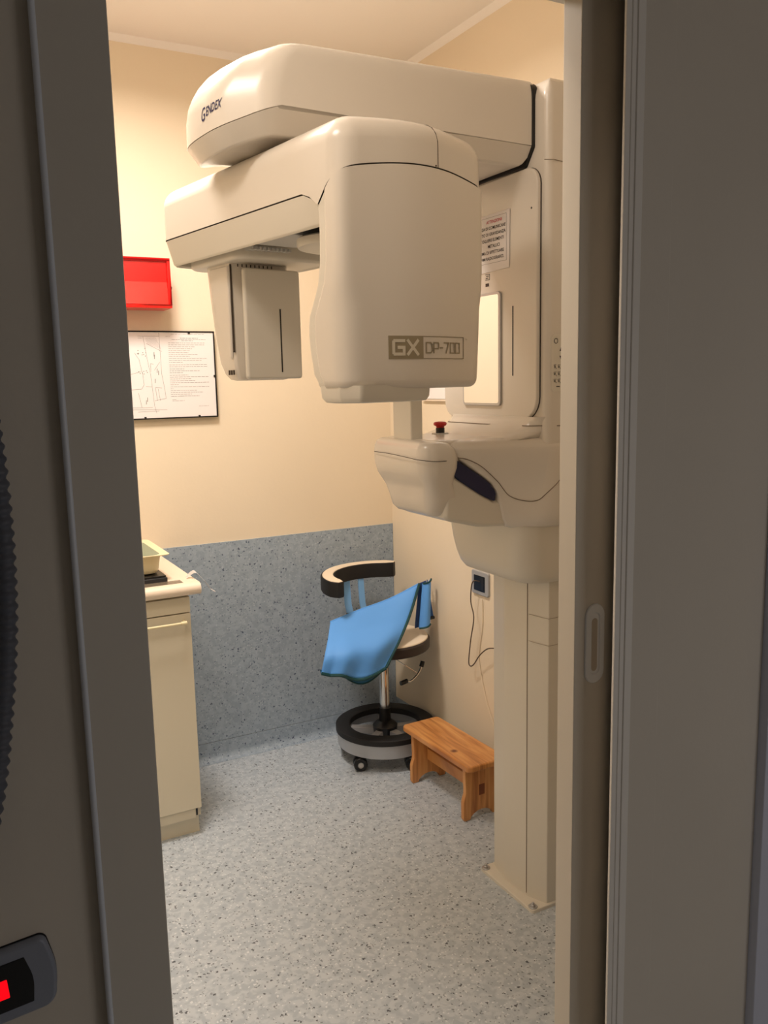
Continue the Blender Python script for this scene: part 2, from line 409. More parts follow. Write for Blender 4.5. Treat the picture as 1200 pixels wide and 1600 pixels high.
# raised front panel with rounded corners: (y, z) outline pushed to X
def yz_plate(mb, poly, radii, x_front, x_back, rnd=.006, k=4):
    R = [[Vector((x_back, p.x, p.y)) for p in fillet(poly, radii, 6)]]
    for i in range(k+1):
        t = PI/2*i/k; d = rnd*(1-math.cos(t))
        R.append([Vector(((x_front(p.x) if callable(x_front) else x_front)+rnd-rnd*math.sin(t), p.x, p.y)) for p in fillet(inset(poly, d) if d > 1e-6 else poly, [max(.001, r-d) for r in radii], 6)])
    return mb.loft(R)
pm = MB(); yz_plate(pm, [(1.745, 1.445), (2.182, 1.445), (2.182, 2.075), (1.745, 2.075)], [.06, .05, .05, .045], CX-.010, CX+.004, .004)
fp = finish('front_panel', pm, MM, car)
pm = MB(); yz_plate(pm, [(1.7440, 1.4440), (2.183, 1.4440), (2.183, 2.076), (1.7440, 2.076)], [.061, .05, .05, .046], CX-.0005, CX+.004, .001)
finish('panel_gap', pm, MSEAM, car)
# mirror, slot, details on the front panel
XP = CX-.010
pm = MB(); yz_plate(pm, [(1.893, 1.480), (2.075, 1.480), (2.075, 1.785), (1.893, 1.785)], [.012]*4, XP-.006, XP+.002, .002)
finish('mirror_frame', pm, MALU, car)
pm = MB(); yz_plate(pm, [(1.900, 1.487), (2.068, 1.487), (2.068, 1.778), (1.900, 1.778)], [.007]*4, XP-.0068, XP, .0004)
finish('mirror', pm, MMIR, car)
pm = MB(); yz_plate(pm, [(1.842, 1.560), (1.8465, 1.560), (1.8465, 1.742), (1.842, 1.742)], [.002]*4, XP-.0008, XP+.002, .0002)
finish('light_slot', pm, MBLK, car)
finish('screw_hole', MB().lathe((XP-.0006, 1.768, 1.975), [(.0028, 0), (.0028, .002)], 12, 'x'), MBLK, car)
finish('sensor_window', MB().box((XP-.0008, 1.952, 1.803), (XP+.001, 1.967, 1.811)), MBLK, car)
m_ = MB()
for a, b in (((1.948, 1.820), (1.968, 1.8215)), ((1.948, 1.834), (1.968, 1.8355)), ((1.948, 1.820), (1.9495, 1.8355)), ((1.955, 1.824), (1.966, 1.826)), ((1.953, 1.829), (1.964, 1.831))):
    m_.box((XP-.0006, a[0], a[1]), (XP+.001, b[0], b[1]))
finish('spec_label', m_, MINKD, car)
# control label on the camera-facing side
YS = 1.722
def side_flat(pts, y): return [(x, y, z) for x, z in pts]
lb = MB(); q = [Vector((p.x, YS-.0012, p.y)) for p in fillet([(1.418, 1.518), (1.50, 1.518), (1.50, 1.662), (1.418, 1.662)], .010, 5)]
lb.loft([[p+Vector((0, .0012, 0)) for p in q], q]); lab = finish('control_label', lb, MM2, car)
m_ = MB().tube([(1.4325+.0055*math.cos(t*PI/8), YS-.0016, 1.645+.0062*math.sin(t*PI/8)) for t in range(16)], .0008, 5, True)
def tri(mb, x, z, sx, sz, y=YS-.0016): mb.add([(x, y, z), (x+sx, y, z), (x+sx*.5, y, z+sz), (x, y-.0003, z), (x+sx, y-.0003, z), (x+sx*.5, y-.0003, z+sz)], [(0,1,2),(3,5,4),(0,3,4,1),(1,4,5,2),(2,5,3,0)])
tri(m_, 1.444, 1.620, .010, .010); tri(m_, 1.444, 1.608, .010, -.010)
for i in range(3):
    for j in range(2):
        x = 1.427+j*.013; z = 1.585-i*.018
        m_.tube([(x, YS-.0016, z), (x+.007, YS-.0016, z+.001), (x+.001, YS-.0016, z-.008), (x, YS-.0016, z)], .0006, 4)
        m_.tube([(x+.002, YS-.0016, z-.003), (x+.008, YS-.0016, z-.010)], .0006, 4)
m_.box((1.435, YS-.0018, 1.529), (1.446, YS-.0010, 1.5315))
finish('control_symbols', m_, MINKD, car)
finish('carriage_seam', MB().tube([(1.392, 1.7212, 2.08), (1.42, 1.7205, 2.083), (1.46, 1.7205, 2.08), (1.52, 1.7205, 2.07)], .0009, 5), mat('soft_seam', (150, 136, 116), .7), car)

# shoulder shell below the panel, belly cover
m_ = MB()
def lerp(a, b, t): return a+(b-a)*t
lev = [  # z, x0, y0, y1, r
 (1.152, 1.385, 1.800, 2.10, .05), (1.155, 1.372, 1.785, 2.115, .06), (1.168, 1.358, 1.765, 2.135, .07), (1.20, 1.348, 1.752, 2.15, .08),
 (1.24, 1.340, 1.742, 2.16, .085), (1.28, 1.336, 1.734, 2.168, .085), (1.32, 1.334, 1.728, 2.174, .085), (1.355, 1.333, 1.725, 2.178, .085), (1.38, 1.336, 1.725, 2.178, .085), (1.398, 1.345, 1.730, 2.172, .08),
 (1.408, 1.358, 1.740, 2.165, .07), (1.413, 1.372, 1.750, 2.155, .06)]
PADX = [(1.152, 1.345), (1.17, 1.322), (1.20, 1.316), (1.235, 1.306), (1.258, 1.300), (1.285, 1.280), (1.322, 1.226), (1.362, 1.166), (1.385, 1.150), (1.42, 1.150)]
def padx(z):
    for a, b in zip(PADX, PADX[1:]):
        if a[0] <= z <= b[0]: return lerp(a[1], b[1], (z-a[0])/(b[0]-a[0]))
    return PADX[-1][1]
def sh_ring(z, y0, y1, d, seg=9):
    xl = padx(z)+.004
    pl = [(xl, 1.800), (1.425, y0), (1.79, y0), (1.79, y1), (1.40, y1), (xl, 2.085)]
    return fillet(inset(pl, d) if d else pl, [.018, .10, .01, .01, .10, .03], seg)
SHL = [(1.152, 1.770, 2.13, .03), (1.156, 1.752, 2.15, .018), (1.168, 1.738, 2.165, .006), (1.185, 1.730, 2.17, 0)]+[(1.20+.0125*i, 1.724-.006*min(1, i/4), 2.175, 0) for i in range(15)]+[(1.384, 1.718, 2.175, .003), (1.393, 1.720, 2.174, .008), (1.399, 1.722, 2.172, .016), (1.402, 1.724, 2.17, .026)]
R = [[Vector((p.x, p.y, z)) for p in sh_ring(z, y0, y1, d)] for z, y0, y1, d in SHL]
m_.loft(R); sh = finish('shoulder_cover', m_, MM, mach)
# fillet skirt where the panel runs into the shoulder
R = []
for k in range(11):
    t = k/10; z = 1.396+.057*t; e = .105*(1-t)**2.2; yn = 1.756-.030*t**.6
    R.append([Vector((p.x, p.y, z)) for p in fillet([(CX-.010-e, yn), (1.79, yn), (1.79, 2.172), (CX-.010-e, 2.172), (CX-.022-e*1.15, 1.955)], [.03+.05*(1-t), .01, .01, .05, .5], 6)])
finish('skirt', MB().loft(R), MM, sh)
finish('panel_foot_seam', MB().tube([p+Vector((-.0010, -.0006, .0006)) for p in R[6] if p.x < 1.42 and p.y < 2.165]+[Vector((1.44, 1.7215, 1.430)), Vector((1.52, 1.7215, 1.428))], .0011, 5), mat('foot_seam', (120, 104, 84), .7), sh)
blm = MB(); R = []
for z, x0, y0, y1, r in ((.990, 1.435, 1.80, 2.10, .05), (.992, 1.415, 1.788, 2.115, .06), (1.001, 1.393, 1.776, 2.13, .07), (1.020, 1.377, 1.764, 2.14, .08), (1.05, 1.367, 1.758, 2.145, .08), (1.09, 1.361, 1.752, 2.15, .075), (1.14, 1.356, 1.748, 2.152, .07), (1.20, 1.352, 1.746, 2.155, .07)):
    y0 += .02
    R.append([Vector((p.x, p.y, z - (.012 if z < 1.0 else 0)*(p.x-1.4))) for p in fillet([(x0, y0), (1.79, y0), (1.79, y1), (x0, y1)], [r, .01, .01, r], 8)])
blm.loft(R); finish('belly_cover', blm, MM2, mach)

# patient table: bulb, arm, grip
m_ = MB(); R = []
for z, x0, x1, y0, y1, r in ((1.205, 1.125, 1.20, 1.84, 2.00, .02), (1.209, 1.110, 1.20, 1.825, 2.02, .03), (1.222, 1.100, 1.20, 1.812, 2.035, .035), (1.25, 1.094, 1.19, 1.803, 2.045, .04), (1.275, 1.090, 1.17, 1.798, 2.052, .04), (1.292, 1.084, 1.16, 1.792, 2.062, .045), (1.310, 1.074, 1.160, 1.787, 2.072, .05), (1.332, 1.067, 1.165, 1.783, 2.078, .05), (1.358, 1.065, 1.166, 1.782, 2.08, .05), (1.382, 1.068, 1.160, 1.785, 2.078, .045), (1.396, 1.076, 1.145, 1.795, 2.07, .04), (1.402, 1.09, 1.125, 1.81, 2.055, .03)):
    x0 += .008
    R.append([Vector((p.x, p.y, z)) for p in fillet([(x0, y0), (x1, y0), (x1+.03, y0+.03), (x1+.03, y1-.03), (x1, y1), (x0, y1)], [r, .03, .01, .01, .03, r], 5)])
m_.loft(R); tb = finish('chin_support', m_, MM, mach)
def xz_prism(mb, poly, radii, y0, y1, rnd=.01, k=4):
    R = []
    fil = lambda d: fillet(inset(poly, d) if d > 1e-6 else poly, [max(.001, r-d) for r in radii], 5)
    for i in range(k+1):
        t = PI/2*i/k; R.append([Vector((p.x, y0+rnd*(1-math.sin(t)), p.y)) for p in fil(rnd*(1-math.cos(t)))][:]) 
    R = R[::-1]
    for i in range(k+1):
        t = PI/2*i/k; R.append([Vector((p.x, y1-rnd*(1-math.sin(t)), p.y)) for p in fil(rnd*(1-math.cos(t)))])
    return R
m_ = MB()
P_ = [(1.145, 1.203), (1.16, 1.194), (1.25, 1.171), (1.40, 1.160), (1.40, 1.24), (1.300, 1.237), (1.160, 1.322), (1.15, 1.29)]
R = [[Vector((p.x, y, p.y)) for p in fillet(inset(P_, d) if d else P_, [max(.002, r-d) for r in (.02, .05, .05, .01, .01, .02, .01, .02)], 5)] for y, d in ((1.802, .012), (1.8045, .006), (1.812, .0), (2.018, .0), (2.026, .006), (2.03, .012))]
m_.loft(R); finish('support_arm', m_, MM2, tb)
dk = MB(); shell(dk, [(1.11, 1.806), (1.42, 1.806), (1.42, 2.07), (1.11, 2.07)], .03, 1.35, 1.4035, .012, 0); finish('top_deck', dk, MM, tb)
def poly_prism_y(pts, y0, y1): 
    return MB().loft([[Vector((x, y0, z)) for x, z in pts], [Vector((x, y1, z)) for x, z in pts]])
navy = [(1.166, 1.362), (1.200, 1.338), (1.232, 1.319), (1.262, 1.299), (1.282, 1.284), (1.296, 1.268), (1.301, 1.255), (1.297, 1.236), (1.252, 1.258), (1.215, 1.281), (1.183, 1.302), (1.147, 1.333)]
finish('hand_grip', poly_prism_y(navy, 1.797, 2.083), MNAVY, tb, bevel=.003, bseg=2)['label'] = 'navy padded hand grip'
m_ = MB(); m_.tube(smooth([(1.0665, 2.03, 1.366), (1.0645, 1.95, 1.366), (1.0645, 1.85, 1.362), (1.068, 1.815, 1.359), (1.078, 1.793, 1.357), (1.10, 1.7815, 1.354), (1.13, 1.7815, 1.353), (1.155, 1.786, 1.354)], 5), .0009, 5)
finish('chin_support_seam', m_, MSEAM, tb)
# arcs on the shoulder
def shoulder_y(x, z):
    for (a, b) in zip(lev, lev[1:]):
        if a[0] <= z <= b[0]:
            t = (z-a[0])/(b[0]-a[0]); y0 = lerp(a[2], b[2], t); x0 = lerp(a[1], b[1], t); r = lerp(a[4], b[4], t); break
    if x < x0+r: 
        dx = x0+r-x; return y0+r-math.sqrt(max(0, r*r-dx*dx))
    return y0
def on_shoulder(p):
    pts = sh_ring(p.z, 1.718, 2.175, 0); best = None
    for i in range(len(pts)):
        A, B_ = pts[i-1], pts[i]; d = B_-A
        t = 0 if d.length < 1e-9 else max(0, min(1, (Vector((p.x, p.y))-A).dot(d)/d.length_squared)); q = A+d*t
        e = (q-Vector((p.x, p.y))).length
        if best is None or e < best[0]: best = (e, q)
    return Vector((best[1].x-.0003, best[1].y-.0006, p.z))
arc = [on_shoulder(p) for p in smooth([(1.175, 1.79, 1.357), (1.205, 1.785, 1.352), (1.245, 1.775, 1.330), (1.285, 1.765, 1.290), (1.312, 1.758, 1.252), (1.345, 1.745, 1.237), (1.382, 1.73, 1.236), (1.413, 1.727, 1.2566), (1.449, 1.727, 1.291), (1.47, 1.727, 1.33)], 6)]
m_ = MB().tube(arc, .001, 5)
finish('shoulder_seam', m_, mat('tan_seam', (120, 104, 84), .7), sh)
# chin rod and emergency button
rod = MB(); shell(rod, [(1.106, 1.90), (1.142, 1.90), (1.142, 1.995), (1.106, 1.995)], .004, 1.39, 1.512, .003, 0)
finish('chin_rod', rod, MM2, mach)
em = MB().lathe((1.277, 2.03, 1.403), [(.0125, 0), (.0125, .018)], 20)
e_o = finish('emergency_stop', em, MBLK, mach)
finish('stop_button', MB().lathe((1.277, 2.03, 1.419), [(.010, 0), (.012, .006), (.018, .009), (.019, .014), (.016, .018), (.006, .0195)], 24), mat('red_button', (190, 30, 24), .4), e_o)
finish('button_collar', MB().lathe((1.277, 2.03, 1.4025), [(.024, 0), (.024, .003), (.022, .004)], 24), MG, e_o)

# overhead arm
def arm_poly(xt, w_=0):
    e = xt-.575
    return [(1.41, 1.772), (1.41, 2.128), (.700+e*.4, 2.128), (.600+e, 2.055), (xt, 1.95), (.600+e, 1.845), (.700+e*.4, 1.772)]
arad = [.004, .004, .09, .10, .3, .10, .09]
apoly = arm_poly(.575)
def a_top(x, y): return 2.272+.014*(x-.7)
def a_seam(x, y):
    if x > .74: return 2.137-.02*(x-.74)
    t = min(1, (.74-x)/.165); return 2.137-.055*t**1.2
def a_bot(x, y):
    t = min(1, max(0, (.72-x)/.145)); return 2.082-.047*t**1.3
am = MB(); R = [ring(apoly, arad, .0, lambda x, y: a_seam(x, y)+.0012, 7)]
NOSE = [(.25, .576, 0), (.40, .581, 0), (.52, .590, 0), (.63, .602, 0), (.73, .617, .0004), (.81, .634, .0015), (.88, .651, .004), (.935, .667, .008), (.975, .683, .013), (1.0, .702, .022)]
for f_, xt, d in NOSE: R.append(ring(arm_poly(xt), arad, d, (lambda x, y, f_=f_: lerp(2.10 if x < .74 else 2.12, a_top(x, y), f_)), 7))
am.loft(R); arm = finish('overhead_arm', am, MM, mach)
am = MB(); R = [ring(apoly, arad, .055, a_bot, 7), ring(apoly, arad, .032, a_bot, 7), ring(apoly, arad, .026, lambda x, y: a_bot(x, y)+.004, 7), ring(apoly, arad, .0012, lambda x, y: a_seam(x, y)-.0006, 7), ring(apoly, arad, .004, lambda x, y: a_seam(x, y)+.0008, 7)]
am.loft(R); finish('lower_cover', am, MM, arm)
am = MB(); R = [ring(apoly, arad, .006, lambda x, y: a_seam(x, y)-.002, 7), ring(apoly, arad, .006, lambda x, y: a_seam(x, y)+.003, 7)]
am.loft(R); finish('arm_seam', am, MSEAM, arm)
# dark gap where the arm enters the carriage
gp = [(1.772-.006, 2.06), (2.134, 2.06), (2.134, 2.283), (1.766, 2.283)]
gm = MB(); yz_plate(gm, [(1.800, 2.0775), (2.10, 2.0775), (2.130, 2.1215), (2.130, 2.278), (1.7700, 2.278), (1.7700, 2.1215)], [.01, .01, .01, .03, .03, .01], 1.3925, 1.41, .0005)
finish('arm_socket_gap', gm, MBLK, arm)
# brand lettering on the near bevel of the arm's rounded end
per = [Vector((p.x, p.y)) for p in fillet(apoly, arad, 7)]
def along(poly2, s0):
    # walk backwards from the near straight side towards the tip
    pts = poly2; acc = 0
    for i in range(len(pts)-1):
        d = (pts[i+1]-pts[i]).length
        if d > 1e-7 and acc+d >= s0:
            t = (s0-acc)/d; p = pts[i].lerp(pts[i+1], t); tg = (pts[i+1]-pts[i]).normalized(); return p, tg
        acc += d
    return pts[-1], (pts[-1]-pts[-2]).normalized()
tip = [p for p in per if p.y <= 1.951]; tip.sort(key=lambda p: (p.y*-1, p.x))
tipc = [p for p in tip if p.x < .80] 
tipc = sorted(tipc, key=lambda p: -p.y)
def nose_pt(sarc, z):
    f_ = (z-2.10)/(2.2605-2.10)
    ks = [(0, .575)]+[(a, b) for a, b, c in NOSE]
    for a, b in zip(ks, ks[1:]):
        if a[0] <= f_ <= b[0]: xt = lerp(a[1], b[1], (f_-a[0])/(b[0]-a[0])); break
    pts = sorted([Vector((p.x, p.y)) for p in fillet(arm_poly(xt), arad, 7) if p.y <= 1.951 and p.x < .85], key=lambda p: -p.y)
    p, tg = along(pts, max(0, sarc)); n = Vector((tg.y, -tg.x))
    if n.x > 0: n = -n
    return Vector((p.x+n.x*.0014, p.y+n.y*.0014, z+.0014))
def end_map(x, y, s_off=.052, z_off=2.112, slope=.30): return nose_pt(x+s_off, z_off+y+slope*x)
finish('brand_lettering', text_mb('G', .038, lambda x, y: end_map(x*.58+.1*y, y), .0003).add(*(lambda t: (t.v, t.f))(text_mb('ENDEX', .026, lambda x, y: end_map(x*.50+.0195+.1*y, y+.004), .0003))), MLOGO, arm, flat=True)

# rotating unit, frame: u to the right, v away from the viewer, tilted ten degrees about the vertical
TH = rad(10); N0 = Vector((.747, 1.528, 0)); pu = Vector((math.cos(TH), math.sin(TH), 0)); pv = Vector((-math.sin(TH), math.cos(TH), 0))
def RT(q): return N0+pu*q.x+pv*q.y+Vector((0, 0, q.z))
W, L = .402, .863
rpoly = [(0, .014), (W/2, -.026), (W, .014), (W, L-.03), (W/2, L+.005), (0, L-.03)]
rrad = [.055, .42, .055, .05, .5, .05]
FB = -.026
def zs(u, v):
    if v > .146: return 1.933
    if v > .088:
        t = (v-.088)/.058; return 1.902+.031*math.sin(t*PI/2)
    t = min(1, max(0, (.088-v)/.085)); t = math.sin(t*PI/2)
    mid = 1.962+.022*(1-min(1, abs(u-W/2)/(W/2))**2)
    return lerp(1.902, mid, t)
rm = MB(); seg = 10
R = [ring(rpoly, rrad, 0, lambda x, y: zs(x, y)+.001, seg, RT)]
dens = lambda pts: pts
for i in range(8):
    t = PI/2*i/7; d = .05*(1-math.cos(t)); R.append(ring(rpoly, rrad, d, (lambda x, y, t=t: 2.066-.050+.05*math.sin(t)+.012*(1-min(1, abs(x-W/2)/(W/2))**2)*(1 if y < .3 else 0)*max(0, 1-y/.3)), seg, RT))
def subdiv_ring(rg, n=5):
    out = []
    for i in range(len(rg)):
        a = rg[i]; b = rg[(i+1) % len(rg)]; m = max(1, 1)
        out.append(a)
        if (b-a).length > .04 or True:
            pass
    return out
# long sides need extra points so that the seam can curve: rebuild the rings with a denser outline
def dense(poly, radii, d, zf, T, step=.02, n_side=26):
    rr = [max(.001, r-d) for r in radii]; pl = inset(poly, d) if d > 1e-6 else [Vector(p) for p in poly]
    pts = fillet(pl, rr, 10); out = []; K = 11
    for i in range(len(pts)):
        a = pts[i]; b = pts[(i+1) % len(pts)]; out.append(a)
        if i % K == K-1:
            for k in range(1, n_side):
                t = k/n_side; out.append(a.lerp(b, t))
    return [T(Vector((p.x, p.y, zf(p.x, p.y)))) for p in out]
def topz(x, y, base): return base+.012*(1-min(1, abs(x-W/2)/(W/2))**2)*max(0, 1-y/.3)
R = [dense(rpoly, rrad, 0, lambda x, y: zs(x, y)+.0012, RT)]
for i in range(8):
    t = PI/2*i/7; d = .05*(1-math.cos(t)); R.append(dense(rpoly, rrad, d, (lambda x, y, t=t: topz(x, y, 2.066-.05+.05*math.sin(t))), RT))
rm = MB().loft(R, False, True)
rot = finish('rotating_arm', rm, MM, mach)
# inner core: dark, gives seams their depth
cr = MB(); R = [dense(rpoly, rrad, .008, lambda x, y: max(1.93, zs(x, y)-.012) if y > .15 else zs(x, y)-.012, RT), dense(rpoly, rrad, .008, lambda x, y: zs(x, y)+.02, RT)]
cr.loft(R, False, False); finish('shell_gap', cr, MSEAM, rot)
# lower band of the bar
bpoly = [(0, .075), (W, .075), (W, L-.03), (W/2, L+.005), (0, L-.03)]; brad = [.01, .01, .05, .5, .05]
def lb_top(x, y): return zs(x, y)-.0012
bm_ = MB(); K = []
def denseb(d, zf): return dense(bpoly, brad, d, zf, RT)
R = [denseb(.034, lambda x, y: 1.926), denseb(.030, lambda x, y: 1.872), denseb(.024, lambda x, y: 1.868), denseb(.018, lambda x, y: 1.873), denseb(.002, lb_top), denseb(.02, lb_top)]
bm_.loft(R, True, False); finish('lower_band', bm_, MM2, rot)
# underside fittings
um = MB(); shell(um, [(.045, .30), (.20, .30), (.20, .47), (.045, .47)], .02, 1.885, 1.93, .002, .006, T=RT); finish('bearing_housing', um, MG, rot)
um = MB().lathe(RT(Vector((.175, .245, 1.850))), [(.085, 0), (.102, .004), (.105, .010), (.105, .022), (.098, .026)], 40); finish('turntable', um, MM2, rot)
um = MB().lathe(RT(Vector((.175, .245, 1.872))), [(.09, 0), (.09, .055)], 40); finish('turntable_gap', um, MBLK, rot)
um = MB()
for i in range(9): um.box((0, 0, 0), (0, 0, 0)) if False else None
for i in range(10):
    c = RT(Vector((.075+.012*i, .51, 1.884))); um.add([c+pu*(-.003)+pv*(-.03), c+pu*.003+pv*(-.03), c+pu*.003+pv*.03, c-pu*.003+pv*.03, c+pu*(-.003)+pv*(-.03)-Vector((0,0,.008)), c+pu*.003+pv*(-.03)-Vector((0,0,.008)), c+pu*.003+pv*.03-Vector((0,0,.008)), c-pu*.003+pv*.03-Vector((0,0,.008))], [(0,3,2,1),(4,5,6,7),(0,1,5,4),(1,2,6,5),(2,3,7,6),(3,0,4,7)])
o_ = finish('vent_rib', um, MG, rot); o_['kind'] = 'stuff'
um = MB(); shell(um, [(.055, .50), (.32, .50), (.32, .81), (.055, .81)], .05, 1.858, 1.93, .002, .010, T=RT); finish('sensor_mount', um, MM2, rot)

# tube head
def tof(z):
    k = [(1.54, .10), (1.58, .112), (1.625, .120), (1.66, .122), (1.69, .116), (1.73, .092), (1.76, .078), (1.80, .072), (1.86, .070), (1.905, .070), (1.99, .070)]
    z = max(z, 1.54)
    for a, b in zip(k, k[1:]):
        if a[0] <= z <= b[0]: t = (z-a[0])/(b[0]-a[0]); t = t*t*(3-2*t); return lerp(a[1], b[1], t)
    return k[-1][1]
def head_ring(z, ext, du, din, zf=None, thick=0):
    t = tof(z)+ext; tap = .010*max(0, (1.75-z)/.2)**1.5; w1 = W-tap-du; w0 = 0+du+tap*.3
    pl = [(w0, t), (w0, .014), (W/2, -.026+du), (w1, .014), (w1, t)]
    rr = [.012, .055, .42, .055, .012]
    d = din; pts = fillet(inset(pl, d) if d > 1e-6 else pl, [max(.001, r-d) for r in rr], 10)
    out = []; K_ = 11
    for i in range(len(pts)):
        a = pts[i]; b = pts[(i+1) % len(pts)]; out.append(a)
        if i % K_ == K_-1:
            for k in range(1, 8): out.append(a.lerp(b, k/8))
    return [RT(Vector((p.x, p.y, zf(p.x, p.y) if zf else z))) for p in out]
hm = MB(); R = []
for i in range(6):
    t = PI/2*i/5; R.append(head_ring(1.538, 0, 0, .02*(1-math.sin(t)), lambda x, y, t=t: 1.536+.02*(1-math.cos(t))))
for z in [1.57+.02*i for i in range(17)]: R.append(head_ring(z, 0, 0, 0))
R.append(head_ring(1.90, 0, 0, 0, lambda x, y: zs(x, y)-.0016)); R.append(head_ring(1.90, 0, 0, .01, lambda x, y: zs(x, y)-.0016))
hm.loft(R, True, False); th = finish('tube_head', hm, MM, mach)
hm = MB(); R = []
for i in range(6):
    t = PI/2*i/5; R.append(head_ring(1.538, .026, .006, .016*(1-math.sin(t)), lambda x, y, t=t: 1.537+.016*(1-math.cos(t))))
for z in [1.57+.02*i for i in range(17)]: R.append(head_ring(z, .026, .004, 0))
R.append(head_ring(1.90, .026, .0015, 0, lambda x, y: zs(x, y)-.0035))
hm.loft(R); finish('back_housing', hm, MM2, th)
um = MB(); R = []
for z, d in ((1.509, .02), (1.511, .008), (1.52, .002), (1.545, 0)):
    R.append([RT(Vector((p.x, p.y, z))) for p in fillet(inset([(.01, .045), (.035, .0), (.215, -.004), (.235, .03), (.235, .12), (.01, .12)], d) if d else [(.01, .045), (.035, .0), (.215, -.004), (.235, .03), (.235, .12), (.01, .12)], .012, 4)])
um.loft(R); finish('collimator_cover', um, MM2, th)
# top shell split line on the front right and small screw
sp = [RT(Vector((.232, 0, z))) for z in (1.988, 2.0, 2.02, 2.03)]
def front_v(u, z, ins=0):      # front surface of the head
    a = .021; x = abs(u-.186)
    pts = fillet(rpoly, rrad, 10)
    best = None
    for i in range(len(pts)-1):
        p, q = pts[i], pts[i+1]
        if q.y < .2 and p.y < .2 and min(p.x, q.x) <= u <= max(p.x, q.x) and abs(q.x-p.x) > 1e-7:
            t = (u-p.x)/(q.x-p.x); y = p.y+(q.y-p.y)*t; best = y if best is None else min(best, y)
    return (best if best is not None else 0)
sl = []
for i in range(12):
    t = i/11
    if t < .6: sl.append(Vector((.232, front_v(.232, 0)-.0003, 1.983+(2.028-1.983)*t/.6)))
    else:
        a = (t-.6)/.4*PI/2; d = .05*(1-math.cos(a)); sl.append(Vector((.232, front_v(.232, 0)+d-.0003, 2.028+.05*math.sin(a))))
finish('shell_split_line', MB().tube([RT(p) for p in sl], .001, 5), mat('split_line', (96, 84, 68), .7), rot)
finish('screw_cap', MB().lathe(RT(Vector((.226, front_v(.226, 0)-.0003, 1.987))), [(.0018, -.001), (.0018, .001)], 8, 'y'), MSEAM, rot)
# badge
def bmap(x, y, off=.0009): 
    u = .100+x; return RT(Vector((u, front_v(u, 0)-off, 1.597+y)))
BW, BH = .213, .047
def badge_rect(x0, x1, y0, y1, off, n=10):
    mb = MB(); R = []
    for i in range(n+1):
        x = lerp(x0, x1, i/n); R.append([bmap(x, y0, off), bmap(x, y1, off), bmap(x, y1, off-.0006), bmap(x, y0, off-.0006)])
    return mb.loft(R)
bd = badge_rect(0, .084, 0, BH, .0008)
for r_ in ((.084, BW, 0, .0016), (.084, BW, BH-.0016, BH), (BW-.0016, BW, 0, BH)):
    b_ = badge_rect(r_[0], r_[1], r_[2], r_[3], .0008); bd.add(b_.v, b_.f)
finish('badge_plate', bd, MBADGE, th, flat=True)
def stroke_text(strokes, wd, off, sx, sy, ox, oy):
    mb = MB()
    for (x0, y0, x1, y1) in strokes:
        a = Vector((ox+x0*sx, oy+y0*sy)); b = Vector((ox+x1*sx, oy+y1*sy)); t = (b-a).normalized(); n = Vector((-t.y, t.x))*wd/2
        a2 = a-t*wd*.45; b2 = b+t*wd*.45
        q = [a2+n, a2-n, b2-n, b2+n]
        mb.add([bmap(p.x, p.y, off) for p in q]+[bmap(p.x, p.y, off-.0005) for p in q], [(0,1,2,3),(7,6,5,4),(0,4,5,1),(1,5,6,2),(2,6,7,3),(3,7,4,0)])
    return mb
G = [(1,1,0.1,1),(0,.9,0,.1),(.1,0,1,0),(1,0,1,.5),(1,.5,.5,.5)]
Xs = [(0,0,1,1),(0,1,1,0)]
g1 = stroke_text(G, .0062, .0016, .024, .027, .011, .010); g2 = stroke_text(Xs, .0062, .0016, .024, .027, .045, .010); g1.add(g2.v, g2.f)
finish('badge_letters', g1, MBADGEL, th, flat=True)
D_ = [(0,0,0,1),(0,1,.75,1),(.75,1,1,.8),(1,.8,1,.2),(1,.2,.75,0),(.75,0,0,0)]; Pp = [(0,0,0,1),(0,1,.9,1),(1,.9,1,.5),(.9,.42,0,.42)]; H_ = [(0,.5,1,.5)]
S7 = [(0,1,1,1),(1,1,.4,0)]; S0 = [(0,0,0,1),(0,1,1,1),(1,1,1,0),(1,0,0,0)]
g = MB(); x = .092
for gl, wd_ in ((D_, .0160), (Pp, .0140), (H_, .0065), (S7, .0150), (S0, .0135), (S0, .0135)):
    q = stroke_text(gl, .0026, .0016, wd_, .021, x, .0125); g.add(q.v, q.f); x += wd_+.0052
finish('model_number', g, MBADGE, th, flat=True)
tmk = text_mb('TM', .006, lambda x, y: bmap(x+.217, y+.040, .0012)); finish('trade_mark', tmk, MBADGE, th, flat=True)

# sensor head
sm = MB(); R = []
for z, u0, u1, v0, v1, r in ((1.563, .105, .235, .615, .655, .02), (1.566, .092, .245, .605, .672, .03), (1.580, .085, .25, .601, .69, .035), (1.61, .080, .25, .60, .705, .035), (1.68, .078, .25, .60, .722, .035), (1.78, .077, .25, .60, .738, .035), (1.855, .076, .25, .60, .748, .035), (1.868, .076, .25, .60, .75, .035)):
    R.append([RT(Vector((p.x, p.y, z))) for p in fillet([(u0, v0), (u1, v0), (u1, v1), (u0, v1)], [.01, .01, r, r], 6)])
sm.loft(R); sn = finish('sensor_head', sm, MM, mach)
